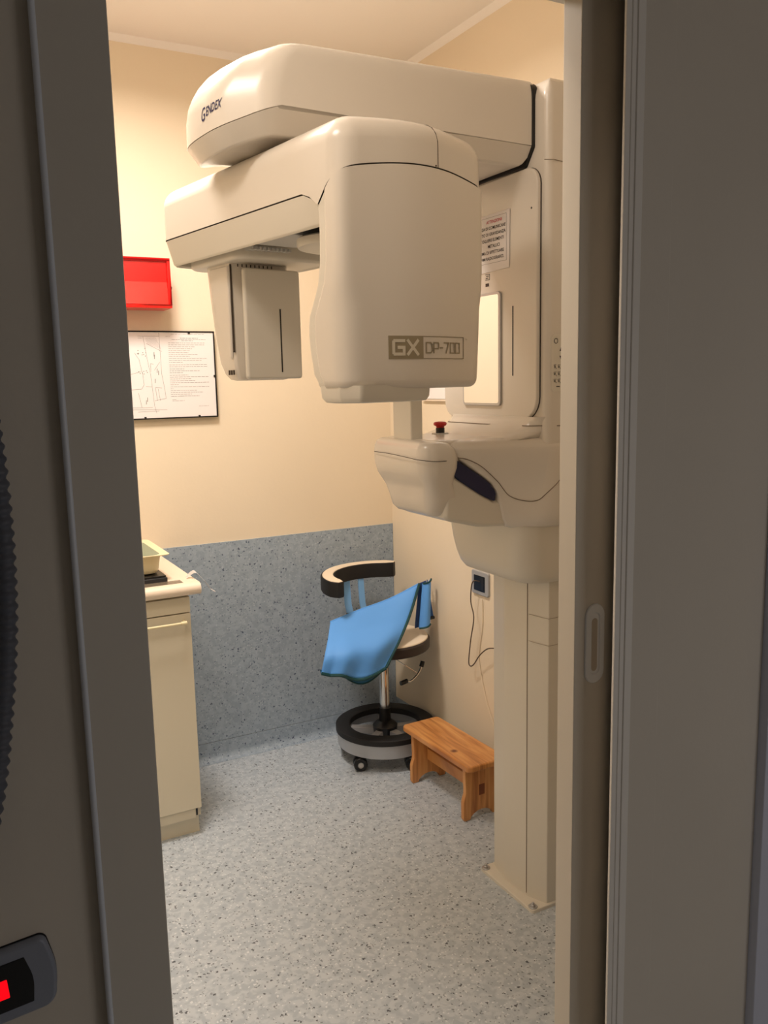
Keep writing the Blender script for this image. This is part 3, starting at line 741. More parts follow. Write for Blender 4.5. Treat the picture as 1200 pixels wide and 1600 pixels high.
# raised cheek on the housing's left side, its lower edge curved like the photo's
ck = MB(); side = []
for v, z in smooth([(.606, 0, 1.853), (.606, 0, 1.63), (.622, 0, 1.645), (.66, 0, 1.70), (.695, 0, 1.77), (.705, 0, 1.853)], 5) and [(p.x, p.z) for p in smooth([(.606, 0, 1.853), (.606, 0, 1.63), (.622, 0, 1.645), (.66, 0, 1.70), (.695, 0, 1.77), (.705, 0, 1.853)], 5)]: side.append((v, z))
ctr = (.645, 1.78)
R = [[RT(Vector((.0775+.006*0, v, z))) for v, z in side], [RT(Vector((.0735, lerp(v, ctr[0], .04), lerp(z, ctr[1], .02)))) for v, z in side], [RT(Vector((.0715, lerp(v, ctr[0], .12), lerp(z, ctr[1], .06)))) for v, z in side]]
ck.loft(R); finish('cheek', ck, MM, sn)
sb = MB(); R = []
spoly = [(.088, .564), (.262, .564), (.262, .598), (.110, .598)]
for z, d in ((1.566, .006), (1.568, .002), (1.573, 0), (1.838, 0), (1.843, .002), (1.845, .006)): R.append([RT(Vector((p.x, p.y, z - .00*(p.x)))) for p in fillet(inset(spoly, d) if d else spoly, [.008, .004, .004, .004], 4)])
sb.loft(R); sc = finish('sensor_box', sb, MM2, sn)
def rbox(u0, u1, v0, v1, z0, z1): return MB().add([RT(Vector(q)) for q in ((u0,v0,z0),(u1,v0,z0),(u1,v1,z0),(u0,v1,z0),(u0,v0,z1),(u1,v0,z1),(u1,v1,z1),(u0,v1,z1))], [(0,3,2,1),(4,5,6,7),(0,1,5,4),(1,2,6,5),(2,3,7,6),(3,0,4,7)])
finish('scan_slit', rbox(.1965, .2005, .5632, .566, 1.583, 1.745), MBLK, sn, bevel=.0004)
finish('joint_gap', rbox(.0760, .080, .598, .6015, 1.635, 1.855), MSEAM, sn)
sg = MB()
for i in range(9): q = rbox(.098+.0125*i, .101+.0125*i, .5995, .603, 1.850, 1.857); sg.add(q.v, q.f)
for i in range(3): q = rbox(.0755, .079, .603+.012*i, .607+.012*i, 1.578, 1.590); sg.add(q.v, q.f)
finish('vent_slots', sg, MSEAM, sn)['kind'] = 'stuff'
finish('lock_knob', rbox(.262, .266, .576, .588, 1.735-.012, 1.735+.008), MBLK, sn, bevel=.001)

# ------------------------------------------------------------------ notice taped to the machine
XN = XP-.0012
nt_ = empty('warning_notice', (XN, 1.93, 1.845), 'white printed warning sheet in Italian taped to the X-ray machine above its mirror', 'notice')
dk = .035
def nmap(y, z, off=0): return Vector((XN-off, y, z+dk*(1.857-y)*-1*0))
pm = MB(); pm.add([(XN, 1.858, 1.842), (XN, 2.075, 1.837), (XN, 2.075, 1.987), (XN, 1.856, 1.990), (XN-.0006, 1.858, 1.842), (XN-.0006, 2.075, 1.837), (XN-.0006, 2.075, 1.987), (XN-.0006, 1.856, 1.990)], [(0,3,2,1),(4,5,6,7),(0,1,5,4),(1,2,6,5),(2,3,7,6),(3,0,4,7)])
finish('sheet', pm, MPAP, nt_, flat=True)
lines = [('ATTENZIONE', MINKR, 1.895), ("SI PREGA DI COMUNICARE", MINKD, 1.880), ("LO STATO DI GRAVIDANZA", MINKD, 1.880), ("TOGLIERE ELEMENTI", MINKD, 1.887), ("METALLICI", MINKD, 1.905), ("PRIMA DI EFFETTUARE", MINKD, 1.887), ("ESAMI RADIOGRAFICI.", MINKD, 1.887)]
dark = MB()
for i, (s, m__, yr) in enumerate(lines):
    z = 1.966-.0158*i
    t_ = text_mb(s, .0115, lambda x, y, z=z, yr=yr: Vector((XN-.0009, yr-.006-x, z+y)), .0002, 'RIGHT')
    if i == 0: finish('red_heading', t_, MINKR, nt_, flat=True)
    else: dark.add(t_.v, t_.f)
finish('printed_lines', dark, MINKD, nt_, flat=True)
bmn = MB()
for a, b in (((1.870, 1.862), (2.065, 1.8626)), ((1.870, 1.981), (2.065, 1.9816)), ((1.870, 1.862), (1.8706, 1.9816))): bmn.box((XN-.0009, a[0], a[1]), (XN-.0005, b[0], b[1]))
finish('printed_border', bmn, MINK, nt_, flat=True)
# white framed sheet on the right wall, seen below the tube head
wn = finish('wall_notice', B((XR-.010, 2.795, 1.480), (XR-.001, 3.0, 1.775)), mat('bright_paper', (250, 246, 246), .6), bevel=.001)
tag(wn, 'blank white sheet on the right wall, glimpsed under the tube head of the X-ray machine', 'notice')
fm = MB().box((XR-.013, 2.785, 1.472), (XR-.001, 3.01, 1.479)).box((XR-.013, 2.785, 1.479), (XR-.001, 2.794, 1.78)).box((XR-.013, 3.001, 1.479), (XR-.001, 3.01, 1.78)).box((XR-.013, 2.794, 1.776), (XR-.001, 3.001, 1.78))
finish('border_strip', fm, MTOP, wn)

# ------------------------------------------------------------------ red wall box
rb = empty('red_wall_box', (.6, YB, 1.84), 'bright red metal box on the back wall above the framed plan', 'box')
x0, x1, y0, z0, z1 = .60, .846, 3.185, 1.838, 2.016
k = MB().box((x0, y0+.012, z0), (x1, YB, z1)); finish('case', k, MRED, rb, bevel=.001)
fr = .012
k = MB().box((x0, y0, z0), (x1, y0+.012, z0+fr)).box((x0, y0, z1-fr), (x1, y0+.012, z1)).box((x0, y0, z0+fr), (x0+fr, y0+.012, z1-fr)).box((x1-fr, y0, z0+fr), (x1, y0+.012, z1-fr))
finish('front_frame', k, MRED, rb, bevel=.0008)
finish('upper_panel', B((x0+fr+.001, y0+.008, 1.930), (x1-fr-.001, y0+.0125, z1-fr-.001)), MRED, rb)
k = MB(); a, b = x0+fr+.001, x1-fr-.001
k.add([(a, y0+.006, 1.930), (b, y0+.006, 1.930), (b, y0-.0005, z0+fr+.001), (a, y0-.0005, z0+fr+.001), (a, y0+.0125, 1.930), (b, y0+.0125, 1.930), (b, y0+.0125, z0+fr+.001), (a, y0+.0125, z0+fr+.001)], [(0,3,2,1),(4,5,6,7),(0,1,5,4),(1,2,6,5),(2,3,7,6),(3,0,4,7)])
finish('lower_panel', k, MREDG, rb, flat=True)['label'] = 'glossy red lower panel, its reflected light put in as a paler red'
finish('side_knob', MB().lathe((x1, y0+.02, 1.912), [(.007, 0), (.007, .005), (.004, .007)], 14, 'x'), MBLK, rb)

# ------------------------------------------------------------------ framed plan
fx0, fx1, fz0, fz1, fy = .615, 1.030, 1.430, 1.762, YB-.018
pf = empty('framed_floor_plan', (.82, YB, fz0), 'thin black frame with a printed floor plan and text page on the back wall', 'picture frame')
finish('backing', B((fx0, fy, fz0), (fx1, YB-.001, fz1)), MBLK, pf)
finish('paper', B((fx0+.005, fy-.0015, fz0+.005), (fx1-.005, fy, fz1-.005)), MPAP, pf, flat=True)
t = .005
k = MB().box((fx0, fy-.004, fz0), (fx1, fy+.002, fz0+t)).box((fx0, fy-.004, fz1-t), (fx1, fy+.002, fz1)).box((fx0, fy-.004, fz0+t), (fx0+t, fy+.002, fz1-t)).box((fx1-t, fy-.004, fz0+t), (fx1, fy+.002, fz1-t))
finish('frame', k, MBLK, pf, bevel=.0005)
for x, z in ((.93, fz1-.006), (fx1-.006, 1.59), (.955, fz0+.006), (.745, fz0+.006)):
    finish('clip', B((x-.004, fy-.006, z-.004), (x+.004, fy, z+.004)), MBLK, pf, bevel=.001)
yp = fy-.0018
def stroke(mb, xa, za, xb, zb, wd=.0012):
    a = Vector((xa, za)); b = Vector((xb, zb)); d = b-a
    if d.length < 1e-6: return
    n = Vector((-d.y, d.x)).normalized()*wd/2
    mb.add([(p.x, yp, p.y) for p in (a+n, a-n, b-n, b+n)], [(0,1,2,3)])
tx = MB(); rz = random.Random(3)
def tline(x, xe, z, wd):
    while x < xe:
        l = rz.uniform(.004, .016); stroke(tx, x, z, min(xe, x+l), z, wd); x += l+.0022
tline(.895, .965, 1.7355, .0016); tline(.862, .995, 1.7300, .0011); tline(.900, .945, 1.7250, .0011); tline(.86, .99, 1.750, .0008); tline(.84, .856, 1.741, .0009)
z = 1.717
for n_, wmax in ((1, .99), (1, .99), (1, .95), (1, .94), (1, .93), (1, .925), (1, .96), (2, .93), (1, .995), (1, .975), (2, .90), (1, .995), (2, .998), (1, .905), (1, .965), (2, .90), (1, .92), (1, 1.0), (1, .93), (1, .945), (1, 1.0), (2, .88), (1, 1.0), (1, .86), (1, .95), (1, .975), (1, .93), (1, .90)):
    for j in range(1): tline(.848, wmax, z, .0012)
    z -= .0072 if n_ == 1 else .0088
tline(.852, .865, 1.515, .001); tline(.88, .96, 1.515, .0012); tline(.852, .868, 1.502, .001); tline(.852, .90, 1.4975, .0009); tline(.955, .995, 1.475, .0009)
finish('printed_text', tx, MINK, pf, flat=True)['kind'] = 'stuff'
pl = MB()
for s_ in ((.735,1.742,.815,1.742),(.815,1.755,.817,1.60),(.817,1.60,.825,1.545),(.735,1.735,.75,1.735),(.755,1.74,.765,1.66),(.765,1.66,.775,1.60),(.775,1.60,.783,1.48),(.783,1.48,.79,1.452),(.765,1.715,.822,1.685),(.777,1.64,.777,1.61),(.777,1.64,.788,1.637),(.79,1.615,.812,1.645),(.745,1.61,.748,1.56),(.748,1.56,.738,1.545),(.738,1.545,.70,1.543),(.755,1.555,.778,1.552),(.70,1.60,.74,1.61),(.745,1.60,.735,1.655),(.735,1.655,.72,1.68),(.785,1.50,.83,1.508),(.80,1.545,.806,1.50),(.79,1.55,.815,1.548),(.725,1.53,.735,1.475),(.70,1.475,.775,1.475),(.70,1.468,.83,1.465),(.72,1.459,.80,1.461),(.79,1.55,.795,1.50),(.825,1.548,.828,1.51)):
    stroke(pl, *s_, wd=.0010)
for i in range(14): stroke(pl, .762+.003*i, 1.738, .772+.0038*i, 1.712-.0015*i, .0004)
for i in range(16):
    x = .728+.012*rz.random()*3; z = 1.60+.10*rz.random(); stroke(pl, x, z, x+.003, z+.002, .0025)
for x, z in ((.792, 1.675), (.793, 1.665), (.80, 1.613), (.805, 1.605), (.757, 1.505), (.752, 1.495), (.79, 1.575)): stroke(pl, x, z-.008, x+.001, z+.008, .0022)
finish('printed_plan', pl, mat('plan_print', (130, 122, 116), .8), pf, flat=True)

# ------------------------------------------------------------------ cabinet, worktop, tray
XC = .731
cb = empty('base_cabinet', (.43, 3.0, 0), 'cream laminate base cabinet against the back wall left of the stool', 'cabinet')
finish('body', B((.13, 2.762, .068), (XC, YB-.006, .862)), MCAB, cb, bevel=.001)
finish('plinth', MB().box((.13, 2.778, 0), (XC-.004, YB-.04, .062)), MCAB, cb)
finish('bottom_rail', MB().box((.13, 2.752, .066), (XC-.020, 2.764, .100)), MCAB, cb, bevel=.001)
finish('rail_slot', MB().box((XC-.018, 2.757, .072), (XC-.012, 2.763, .100)), MBLK, cb)
finish('drawer_front', B((.13, 2.744, .804), (XC-.001, 2.762, .856)), MCAB, cb, bevel=.001)
dr = finish('door', B((.13, 2.744, .104), (XC-.001, 2.762, .800)), MCAB, cb, bevel=.001)
hn = MB().tube([(.705, 2.744, .776), (.705, 2.722, .776), (.701, 2.717, .776), (.69, 2.715, .776), (.2, 2.715, .776), (.19, 2.720, .776), (.19, 2.744, .776)], .0042, 10)
hn.lathe((.700, 2.716, .776), [(.002, -.013), (.0062, -.010), (.0066, .008), (.002, .011)], 12, 'x')
finish('handle', hn, MTRAY, dr)
tp = MB(); R = []
for x in (.10, .762):
    prof = [(YB-.006, .866), (YB-.006, .906)]
    for i in range(9): t_ = PI/2+PI*i/8; prof.append((2.728+.020*math.cos(t_), .886+.020*math.sin(t_)))
    R.append([(x, a_, b_) for a_, b_ in prof])
tp.loft(R); wt = finish('worktop', tp, MTOP)
tag(wt, 'pale worktop with a rounded front edge lying on the cream cabinet', 'worktop')
ry = 2.86
bx = finish('black_case', B((.40, 2.79, .9062), (.672, 2.91, .921)), mat('dark_grey_case', (52, 52, 54), .35), bevel=.002)
tag(bx, 'flat dark grey case lying on the worktop under the cream tray', 'case')
finish('lid', B((.402, 2.792, .9215), (.668, 2.908, .928)), MBLK, bx, bevel=.001)
ty0, ty1, tx0, tx1, tz = 2.815, 3.10, .38, .664, .929
tm = MB(); R = []
def trect(d, z, r): return [Vector((p.x, p.y, z)) for p in fillet([(tx0+d, ty0+d), (tx1-d, ty0+d), (tx1-d, ty1-d), (tx0+d, ty1-d)], r, 5)]
R = [trect(.022, tz, .02), trect(.012, tz+.003, .025), trect(.006, tz+.015, .03), trect(.0, tz+.062, .03), trect(-.022, tz+.066, .02), trect(-.023, tz+.069, .02), trect(.002, tz+.066, .03)]
tm.loft(R, True, False); tr = finish('enamel_tray', tm, MTRAY)
tag(tr, 'deep cream enamel tray with a flared rim on the worktop', 'tray')
finish('basin', MB().loft([trect(.002, tz+.066, .03), trect(.008, tz+.016, .03), trect(.02, tz+.006, .02)], False, True), MTRAYI, tr)
bk = finish('reflective_strip', B((.56, 2.745, .9062), (.712, 2.788, .9072)), mat('glossy_dark_strip', (120, 108, 92), .1), bevel=.0003)
tag(bk, 'thin glossy dark strip lying at the worktop front edge before the black case', 'strip')
tpp = MB(); R = []
for i, (x, y, z) in enumerate(smooth([(.738, 2.80, .9075), (.752, 2.80, .92), (.765, 2.785, .928), (.777, 2.77, .912), (.792, 2.76, .893), (.803, 2.757, .872), (.822, 2.757, .857)], 4)):
    hw = .014*math.sin(PI*(i+2)/28)+.003; R.append([Vector((x, y-hw, z)), Vector((x, y+hw, z+.003)), Vector((x+.0005, y+hw, z+.0035)), Vector((x+.0005, y-hw, z+.0005))])
tpp.loft(R); tag(finish('plastic_film_scrap', tpp, MTAPE), 'curled scrap of clear plastic film hanging off the worktop corner', 'plastic film')

# ------------------------------------------------------------------ socket and cord
so = empty('wall_socket', (XR, 2.64, .78), 'grey wall socket with black insert low on the right wall', 'socket')
def xz(mb): return mb
sp_ = MB(); yz_plate(sp_, [(2.553, .738), (2.664, .738), (2.664, .832), (2.553, .832)], [.010]*4, XR-.010, XR, .004); finish('cover_plate', sp_, mat('grey_socket_plate', (165, 166, 168), .4), so)
sp_ = MB(); yz_plate(sp_, [(2.574, .754), (2.646, .754), (2.646, .814), (2.574, .814)], [.003]*4, XR-.0115, XR-.006, .001); finish('socket_insert', sp_, MBLK, so)
finish('socket_button', B((XR-.0125, 2.58, .760), (XR-.0105, 2.598, .808)), mat('soft_black', (34, 33, 34), .4), so, bevel=.0006)
cdp = smooth([(XR-.012, 2.606, .792), (XR-.032, 2.612, .797), (XR-.038, 2.622, .776), (XR-.034, 2.633, .71), (XR-.034, 2.614, .651), (XR-.034, 2.636, .556), (XR-.034, 2.650, .47), (XR-.034, 2.640, .452), (XR-.034, 2.615, .466), (XR-.034, 2.570, .518), (XR-.04, 2.50, .562), (XR-.05, 2.40, .575), (XR-.06, 2.25, .54), (XR-.07, 2.13, .50), (1.745, 2.088, .49)], 6)
tag(finish('power_cord', MB().tube(cdp, .0024, 8), MCORD), 'thin brown grey cord looping from the wall socket to the machine column', 'cord')
cdp2 = smooth([(XR-.006, 2.598, .722), (XR-.004, 2.600, .62), (XR-.004, 2.618, .531), (XR-.004, 2.622, .466), (XR-.004, 2.580, .338), (XR-.004, 2.530, .25), (XR-.004, 2.47, .15), (XR-.008, 2.42, .11)], 6)
tag(finish('surface_cable', MB().tube(cdp2, .0018, 6), MW), 'cream painted cable running down the right wall below the socket', 'cable')
tag(finish('machine_cable', MB().tube(smooth([(1.79, 2.075, .50), (1.775, 2.12, .44), (1.77, 2.132, .36), (1.775, 2.118, .27), (1.79, 2.09, .20), (1.797, 2.075, .02)], 6), .005, 8), MBLK), 'thick black cable dropping behind the machine column', 'cable')

# ------------------------------------------------------------------ stool
SX, SY = 1.592, 2.992
st = empty('clinic_stool', (SX, SY, 0), 'round clinic stool with curved black backrest in the far corner', 'stool')
rg = MB().lathe((SX, SY, 0), [(.150, .118), (.150, .142), (.158, .147), (.198, .147), (.207, .141), (.207, .120), (.150, .118)], 56, cap=False); finish('foot_ring', rg, MBR, st)
rg = MB().lathe((SX, SY, 0), [(.196, .066), (.199, .064), (.204, .120), (.196, .120), (.192, .068), (.196, .066)], 56, cap=False); finish('skirt', rg, MGRY, st)
hb = MB().lathe((SX, SY, 0), [(.030, .075), (.048, .085), (.052, .13), (.040, .142), (.026, .150), (.024, .17), (.023, .205)], 28); finish('hub', hb, MBLK, st)
finish('lift_tube', MB().lathe((SX, SY, 0), [(.0205, .195), (.0205, .405)], 28), MCHR, st)
finish('mechanism', MB().lathe((SX, SY, 0), [(.026, .392), (.026, .43), (.06, .44), (.06, .452)], 24), MBLK, st)
for i in range(5):
    a = 2*PI*i/5+rad(-4); d = Vector((math.cos(a), math.sin(a), 0)); n = Vector((-d.y, d.x, 0)); C0 = Vector((SX, SY, 0))
    lg = MB().loft([[C0+d*r_+n*w1*wd+Vector((0, 0, z_)) for w1, z_ in ((-1, zl), (1, zl), (1, zh), (-1, zh))] for r_, wd, zl, zh in ((.045, .017, .088, .118), (.195, .013, .094, .112))])
    o_ = finish('leg', lg, mat('silver_spoke', (178, 178, 180), .35, .3), st, bevel=.002)
for i, a in enumerate((206, 278, 350, 62, 134)):
    a = rad(a); c = Vector((SX+.178*math.cos(a), SY+.178*math.sin(a), .029)); ax = Vector((-math.sin(rad(206-96)), math.cos(rad(206-96)), 0)) if False else Vector((-.35, -.94, 0)).normalized()
    up_ = Vector((0, 0, 1)); sd = ax.cross(up_); m1 = MB(); m2 = MB()
    def wheel(mb, off0, off1, r0, r1):
        mb.loft([[c+ax*o1+(sd*math.cos(2*PI*j/20)+up_*math.sin(2*PI*j/20))*r_ for j in range(20)] for o1, r_ in ((off0, r0*.9), (off0+.003, r0), (off1-.003, r1), (off1, r1*.9))])
    wheel(m1, -.026, -.006, .028, .028); wheel(m1, .006, .026, .028, .028); m1.tube([c+Vector((0, 0, 0)), c+Vector((0, 0, .045))], .008, 10); m1.tube([c-ax*.01, c+ax*.01], .012, 10)
    cs = finish('caster', m1, MBLK, st); wheel(m2, .0255, .0285, .0125, .011); finish('caster_cap', m2, MWHEEL, cs)
seat = finish('seat', MB().lathe((SX+.012, SY+.004, 0), [(.165, .462), (.180, .465), (.184, .47), (.184, .502), (.178, .509)], 48), mat('dark_brown_vinyl', (44, 34, 32), .45), st)
finish('seat_pad', MB().lathe((SX+.012, SY+.004, 0), [(.178, .507), (.176, .513), (.165, .5175), (.08, .519)], 48), MCREAMV, seat)
# curved backrest
def arcpts(r, a0, a1, n=28): return [(r, rad(lerp(a0, a1, i/n))) for i in range(n+1)]
BC = Vector((1.578, 2.975, 0)); R = []; R2 = []
n_ = 30
for i in range(n_+1):
    a = rad(lerp(46, 196, i/n_)); d = Vector((math.cos(a), math.sin(a), 0)); e = min(1, .45+i*.3, .45+(n_-i)*.3)
    rr = .215; hw = .026*(e if e < 1 else 1); tilt = .0
    zc = .756; P = [(-hw, -.032), (hw, -.032), (hw+.003, -.026), (hw+.003, .024), (hw, .030), (-hw, .030), (-hw-.003, .024), (-hw-.003, -.026)]
    R.append([BC+d*(rr+x_)+Vector((0, 0, zc+z_)) for x_, z_ in P])
    hw2 = hw*.86; R2.append([BC+d*(rr+x_)+Vector((0, 0, zc+z_)) for x_, z_ in ((-hw2, .0295), (hw2, .0295), (hw2*.9, .0325), (-hw2*.9, .0325))])
br = finish('backrest', MB().loft(R), MBR, st); finish('cream_top_band', MB().loft(R2), MCREAMV, br)
for (xa, xb) in ((1.500, 1.530), (1.570, 1.596)):
    sm_ = MB(); ya = 3.165
    sm_.loft([[Vector(q) for q in ((xa+s_, y_-.003, z_), (xb+s_, y_-.003, z_), (xb+s_, y_+.003, z_), (xa+s_, y_+.003, z_))] for s_, y_, z_ in ((.012, ya-.012, .56), (.004, ya, .62), (0, ya+.005, .735))])
    k = finish('backrest_strut', sm_, mat('blue_strut_film', (130, 185, 240), .35), st); 
    finish('strut_clamp', MB().box((xa+.006, ya-.020, .548), (xb+.012, ya-.004, .585)), MBLK, k, bevel=.002)
finish('strut_bracket', MB().tube([(1.55, 3.145, .56), (1.55, 3.12, .47), (1.56, 3.06, .447)], .010, 8), MBLK, st)
lv = MB().tube(smooth([(1.640, 2.90, .337), (1.668, 2.905, .330), (1.700, 2.91, .345), (1.722, 2.915, .366), (1.732, 2.918, .385)], 6), .0048, 8); lo = finish('height_lever', lv, MCHR, st)
k = MB().tube([(1.618, 2.898, .333), (1.624, 2.898, .333), (1.645, 2.90, .3365), (1.650, 2.90, .3365)], .0095, 10); finish('lever_grip', k, MBLK, lo)
k = MB().tube([(1.728, 2.917, .378), (1.735, 2.919, .392), (1.738, 2.920, .400)], .009, 10); finish('lever_grip', k, MBLK, lo)
finish('lever_rod', MB().tube([(1.60, 2.96, .44), (1.65, 2.935, .40), (1.712, 2.912, .352)], .002, 6), MCHR, lo)

# ------------------------------------------------------------------ lead apron draped over the stool
ap = empty('lead_apron', (1.5, 2.9, .43), 'bright blue lead apron with dark green binding draped over the stool', 'apron')
rows = [[(1.336,2.95,.624),(1.470,2.965,.648),(1.612,2.965,.675),(1.735,2.935,.728)],
        [(1.291,2.88,.577),(1.400,2.885,.594),(1.540,2.885,.606),(1.664,2.89,.622)],
        [(1.248,2.82,.533),(1.349,2.79,.541),(1.471,2.785,.546),(1.578,2.825,.548)],
        [(1.233,2.82,.472),(1.306,2.79,.457),(1.396,2.78,.433),(1.488,2.78,.459)]]
def cr_eval(P, t):
    n = len(P)-1; x = t*n; i = min(int(x), n-1); f = x-i
    p0 = P[i-1] if i > 0 else P[0]*2-P[1]; p1 = P[i]; p2 = P[i+1]; p3 = P[i+2] if i+2 <= n else P[n]*2-P[n-1]
    return .5*((2*p1)+(p2-p0)*f+(2*p0-5*p1+4*p2-p3)*f*f+(3*p1-p0-3*p2+p3)*f*f*f)
PR = [[Vector(q) for q in r] for r in rows]
def surf(s, t): return cr_eval([cr_eval(r, s) for r in PR], t)
NS, NT = 28, 28; grid = []
for i in range(NT+1):
    row = []
    for j in range(NS+1):
        s, t = j/NS, i/NT; p = surf(s, t)
        e = math.sin(PI*s)*math.sin(PI*min(1, t*1.02))
        fold = .010*math.exp(-((s-.22-.1*t)/.10)**2)*max(0, t-.35)*1.6 - .014*math.exp(-((s-.50+.05*t)/.13)**2)*max(0, t-.45)*1.5
        p = p+Vector((-.3, -.75, .55)).normalized()*(fold+.004*math.sin(7*s+3*t)*e-.007*math.exp(-((s-.14)/.035)**2)*max(0, t-.3)+.004*math.sin(16*s-4*t)*max(0, t-.55)*2)
        row.append(p)
    grid.append(row)
am = MB(); vs = [p for r in grid for p in r]; fs = []
for i in range(NT):
    for j in range(NS): a = i*(NS+1)+j; fs.append((a, a+1, a+NS+2, a+NS+1))
am.add(vs, fs); finish('panel', am, MBLUE, ap, solid=.004)
edge = [grid[i][NS] for i in range(NT+1)]
finish('binding', MB().tube([p+Vector((.001, -.001, 0)) for p in edge], .0060, 8), MGREEN, ap)
finish('binding', MB().tube([p+Vector((0, -.001, -.002)) for p in grid[NT]], .0068, 8), MGREEN, ap)
finish('binding', MB().tube([p for p in grid[0]], .0035, 8), MBLUE, ap)
# second layer peeping out beneath the lower hem
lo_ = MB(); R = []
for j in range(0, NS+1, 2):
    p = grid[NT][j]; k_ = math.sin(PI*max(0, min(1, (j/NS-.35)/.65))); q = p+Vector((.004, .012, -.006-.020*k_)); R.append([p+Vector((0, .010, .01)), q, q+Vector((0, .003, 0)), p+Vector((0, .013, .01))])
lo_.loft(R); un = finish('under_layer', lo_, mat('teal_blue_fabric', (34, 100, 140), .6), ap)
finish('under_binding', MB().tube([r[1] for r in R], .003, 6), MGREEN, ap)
# upright folded flap at the right end
fl = MB(); R = []
for t in [i/12 for i in range(13)]:
    top = Vector((1.748, 2.925, .727)).lerp(Vector((1.715, 2.905, .548)), t); tp2 = Vector((1.787, 2.925, .742)).lerp(Vector((1.768, 2.905, .558)), t)
    rg_ = []
    for k in range(9):
        s = k/8; p = top.lerp(tp2, s); rg_.append(p+Vector((0, -.016*math.sin(PI*s), 0)))
    for k in range(8, -1, -1):
        s = k/8; p = top.lerp(tp2, s); rg_.append(p+Vector((0, .006-.010*math.sin(PI*s), 0)))
    R.append(rg_)
fl.loft(R); finish('folded_flap', fl, MBLUE, ap)
finish('flap_binding', MB().tube([v+Vector((0, -.001, .001)) for v in R[0][:9]], .004, 6), MGREEN, ap)
finish('flap_binding', MB().tube([v+Vector((0, -.001, 0)) for v in R[-1][:9]], .004, 6), MGREEN, ap)
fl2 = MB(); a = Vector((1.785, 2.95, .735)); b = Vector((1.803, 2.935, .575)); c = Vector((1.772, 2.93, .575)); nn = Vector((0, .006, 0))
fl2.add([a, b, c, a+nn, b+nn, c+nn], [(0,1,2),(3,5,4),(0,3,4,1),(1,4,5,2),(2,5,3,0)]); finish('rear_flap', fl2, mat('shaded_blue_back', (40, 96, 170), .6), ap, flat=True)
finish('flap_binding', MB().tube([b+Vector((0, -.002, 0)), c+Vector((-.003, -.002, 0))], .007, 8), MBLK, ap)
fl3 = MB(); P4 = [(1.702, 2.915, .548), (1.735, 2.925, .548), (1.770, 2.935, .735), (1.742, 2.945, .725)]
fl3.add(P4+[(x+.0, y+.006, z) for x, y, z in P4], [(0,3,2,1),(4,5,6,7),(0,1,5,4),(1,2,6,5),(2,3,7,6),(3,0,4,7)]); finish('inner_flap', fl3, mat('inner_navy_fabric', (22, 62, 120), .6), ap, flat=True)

# ------------------------------------------------------------------ pine step bench
bn = empty('pine_step_bench', (1.635, 2.53, 0), 'small varnished pine step bench beside the machine column', 'bench')
ba = rad(1.6)
def BTm(q): x, y, z = q; return Vector((1.632+x*math.cos(ba)-y*math.sin(ba), 2.536+x*math.sin(ba)+y*math.cos(ba), z))
bt = MB(); shell(bt, [(-.085, -.225), (.085, -.225), (.085, .225), (-.085, .225)], .018, .200, .222, .007, .003, seg=5, k=3, T=BTm); 
o_ = finish('top_board', bt, MWOOD, bn)
half = [(.072, .202), (.071, .16), (.069, .115), (.070, .100), (.076, .084), (.079, .070), (.079, .010), (.074, 0), (.050, 0), (.046, .010), (.034, .020), (.018, .027), (.0, .029)]
prof = [(x, z) for x, z in half]+[(-x, z) for x, z in half[:-1][::-1]]
for y in (-.175, .170):
    lg = MB().loft([[BTm((x, y-.009, z)) for x, z in prof], [BTm((x, y+.009, z)) for x, z in prof]]); o_ = finish('side_board', lg, MWOOD, bn, bevel=.0025, bseg=2)
    if y < 0: 
        tn = MB().add([BTm(q) for q in ((-.012,y-.0098,.085),(.012,y-.0098,.085),(.012,y-.0098,.125),(-.012,y-.0098,.125),(-.012,y+.0,.085),(.012,y+.0,.085),(.012,y+.0,.125),(-.012,y+.0,.125))], [(0,3,2,1),(4,5,6,7),(0,1,5,4),(1,2,6,5),(2,3,7,6),(3,0,4,7)])
        finish('tenon', tn, mat('dark_end_grain', (128, 68, 30), .5), bn)
tn = MB().add([BTm(q) for q in ((-.009,-.166,.085),(.009,-.166,.085),(.009,.161,.085),(-.009,.161,.085),(-.009,-.166,.130),(.009,-.166,.130),(.009,.161,.130),(-.009,.161,.130))], [(0,3,2,1),(4,5,6,7),(0,1,5,4),(1,2,6,5),(2,3,7,6),(3,0,4,7)])
finish('stretcher', tn, MWOOD, bn, bevel=.002)

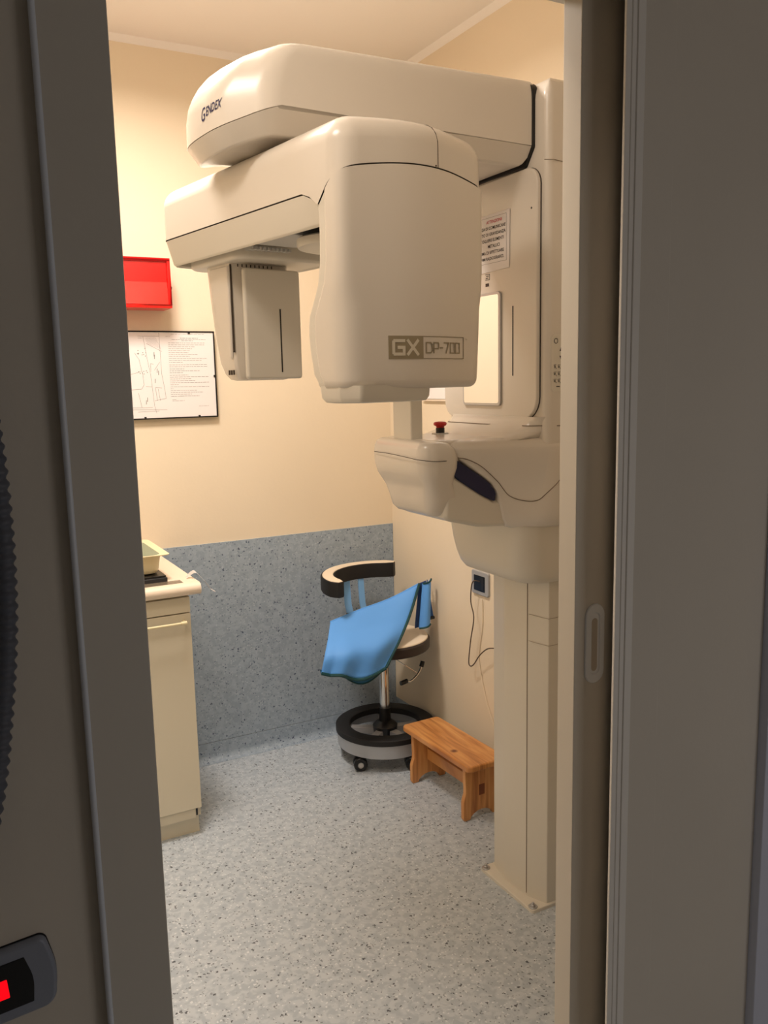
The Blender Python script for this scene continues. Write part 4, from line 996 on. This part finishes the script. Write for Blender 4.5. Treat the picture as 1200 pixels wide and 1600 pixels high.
# ------------------------------------------------------------------ corridor side: switch plate and corrugated hose
pt = empty('switch_plate', (0, YW, .86), 'grey rounded switch plate with black rocker and red light left of the doorway', 'switch')
pa = rad(4.6)
def PT(x, z, y): return Vector((.012+x*math.cos(pa)-z*math.sin(pa), y, .903+x*math.sin(pa)+z*math.cos(pa)))
def plate(poly, radii, levels, seg=8):
    R = []
    for y, d in levels: R.append([PT(p.x, p.y, y) for p in fillet(inset(poly, d) if d else poly, [max(.001, r-d) for r in radii], seg)])
    return MB().loft(R)
finish('cover_plate', plate([(-.062, -.043), (.058, -.043), (.066, .0), (.058, .043), (-.062, .043)], [.012, .016, .09, .010, .012], ((YW, .0), (YW-.004, 0), (YW-.007, .0015), (YW-.009, .005))), MPLATE, pt)
finish('plate_gap', plate([(-.063, -.043), (.058, -.043), (.066, .0), (.059, .0445), (-.063, .0445)], [.012, .016, .09, .010, .012], ((YW+.001, 0), (YW-.001, 0))), MBLK, pt)
finish('rocker', plate([(-.040, -.028), (.036, -.028), (.0405, 0), (.034, .028), (-.040, .028)], [.001, .001, .06, .001, .001], ((YW-.006, 0), (YW-.0095, 0), (YW-.010, .0008))), MBLK, pt)
finish('indicator_light', plate([(-.010, -.012), (.0135, -.012), (.0135, .010), (-.010, .010)], [.001]*4, ((YW-.0095, 0), (YW-.0104, 0))), MGLOWR, pt)['label'] = 'glowing red indicator light'
hp = smooth([(.030, .925, 1.70), (.048, .925, 1.62), (.060, .925, 1.52), (.0635, .925, 1.42), (.060, .925, 1.32), (.048, .925, 1.22), (.030, .925, 1.12), (.0, .925, 1.02)], 44)
hose = MB().tube([p+Vector((-.004, 0, 0)) for p in hp], .012, 14, rf=lambda i: .0105+.0016*math.cos(2*PI*i/5.5))
tag(finish('corrugated_hose', hose, MHOSE, ang=80), 'grey corrugated hose hanging on the corridor wall at the left edge', 'hose')

# ------------------------------------------------------------------ ceiling lamp of the room, and a fitting added for the fill (outside the frame)
for lx, ly, lab in ((.56, 2.38, 'square white ceiling light fitting near the back wall of the X-ray room'), (-.05, 1.40, 'square white fitting added for the fill light near the doorway, left of the machine')):
    cl = empty('ceiling_light', (lx, ly, ZC-.05), lab, 'ceiling lamp', 'ceiling lights of the X-ray room')
    k = MB(); h_ = .21
    for a, b in (((-h_, -h_), (h_, -h_+.02)), ((-h_, h_-.02), (h_, h_)), ((-h_, -h_+.02), (-h_+.02, h_-.02)), ((h_-.02, -h_+.02), (h_, h_-.02))): k.box((lx+a[0], ly+a[1], ZC-.05), (lx+b[0], ly+b[1], ZC))
    finish('housing', k, MT, cl)
    finish('diffuser', B((lx-h_+.02, ly-h_+.02, ZC-.045), (lx+h_-.02, ly+h_-.02, ZC-.04)), MDIFF, cl)
for o in bpy.data.objects:
    if 'org' in o: del o['org']
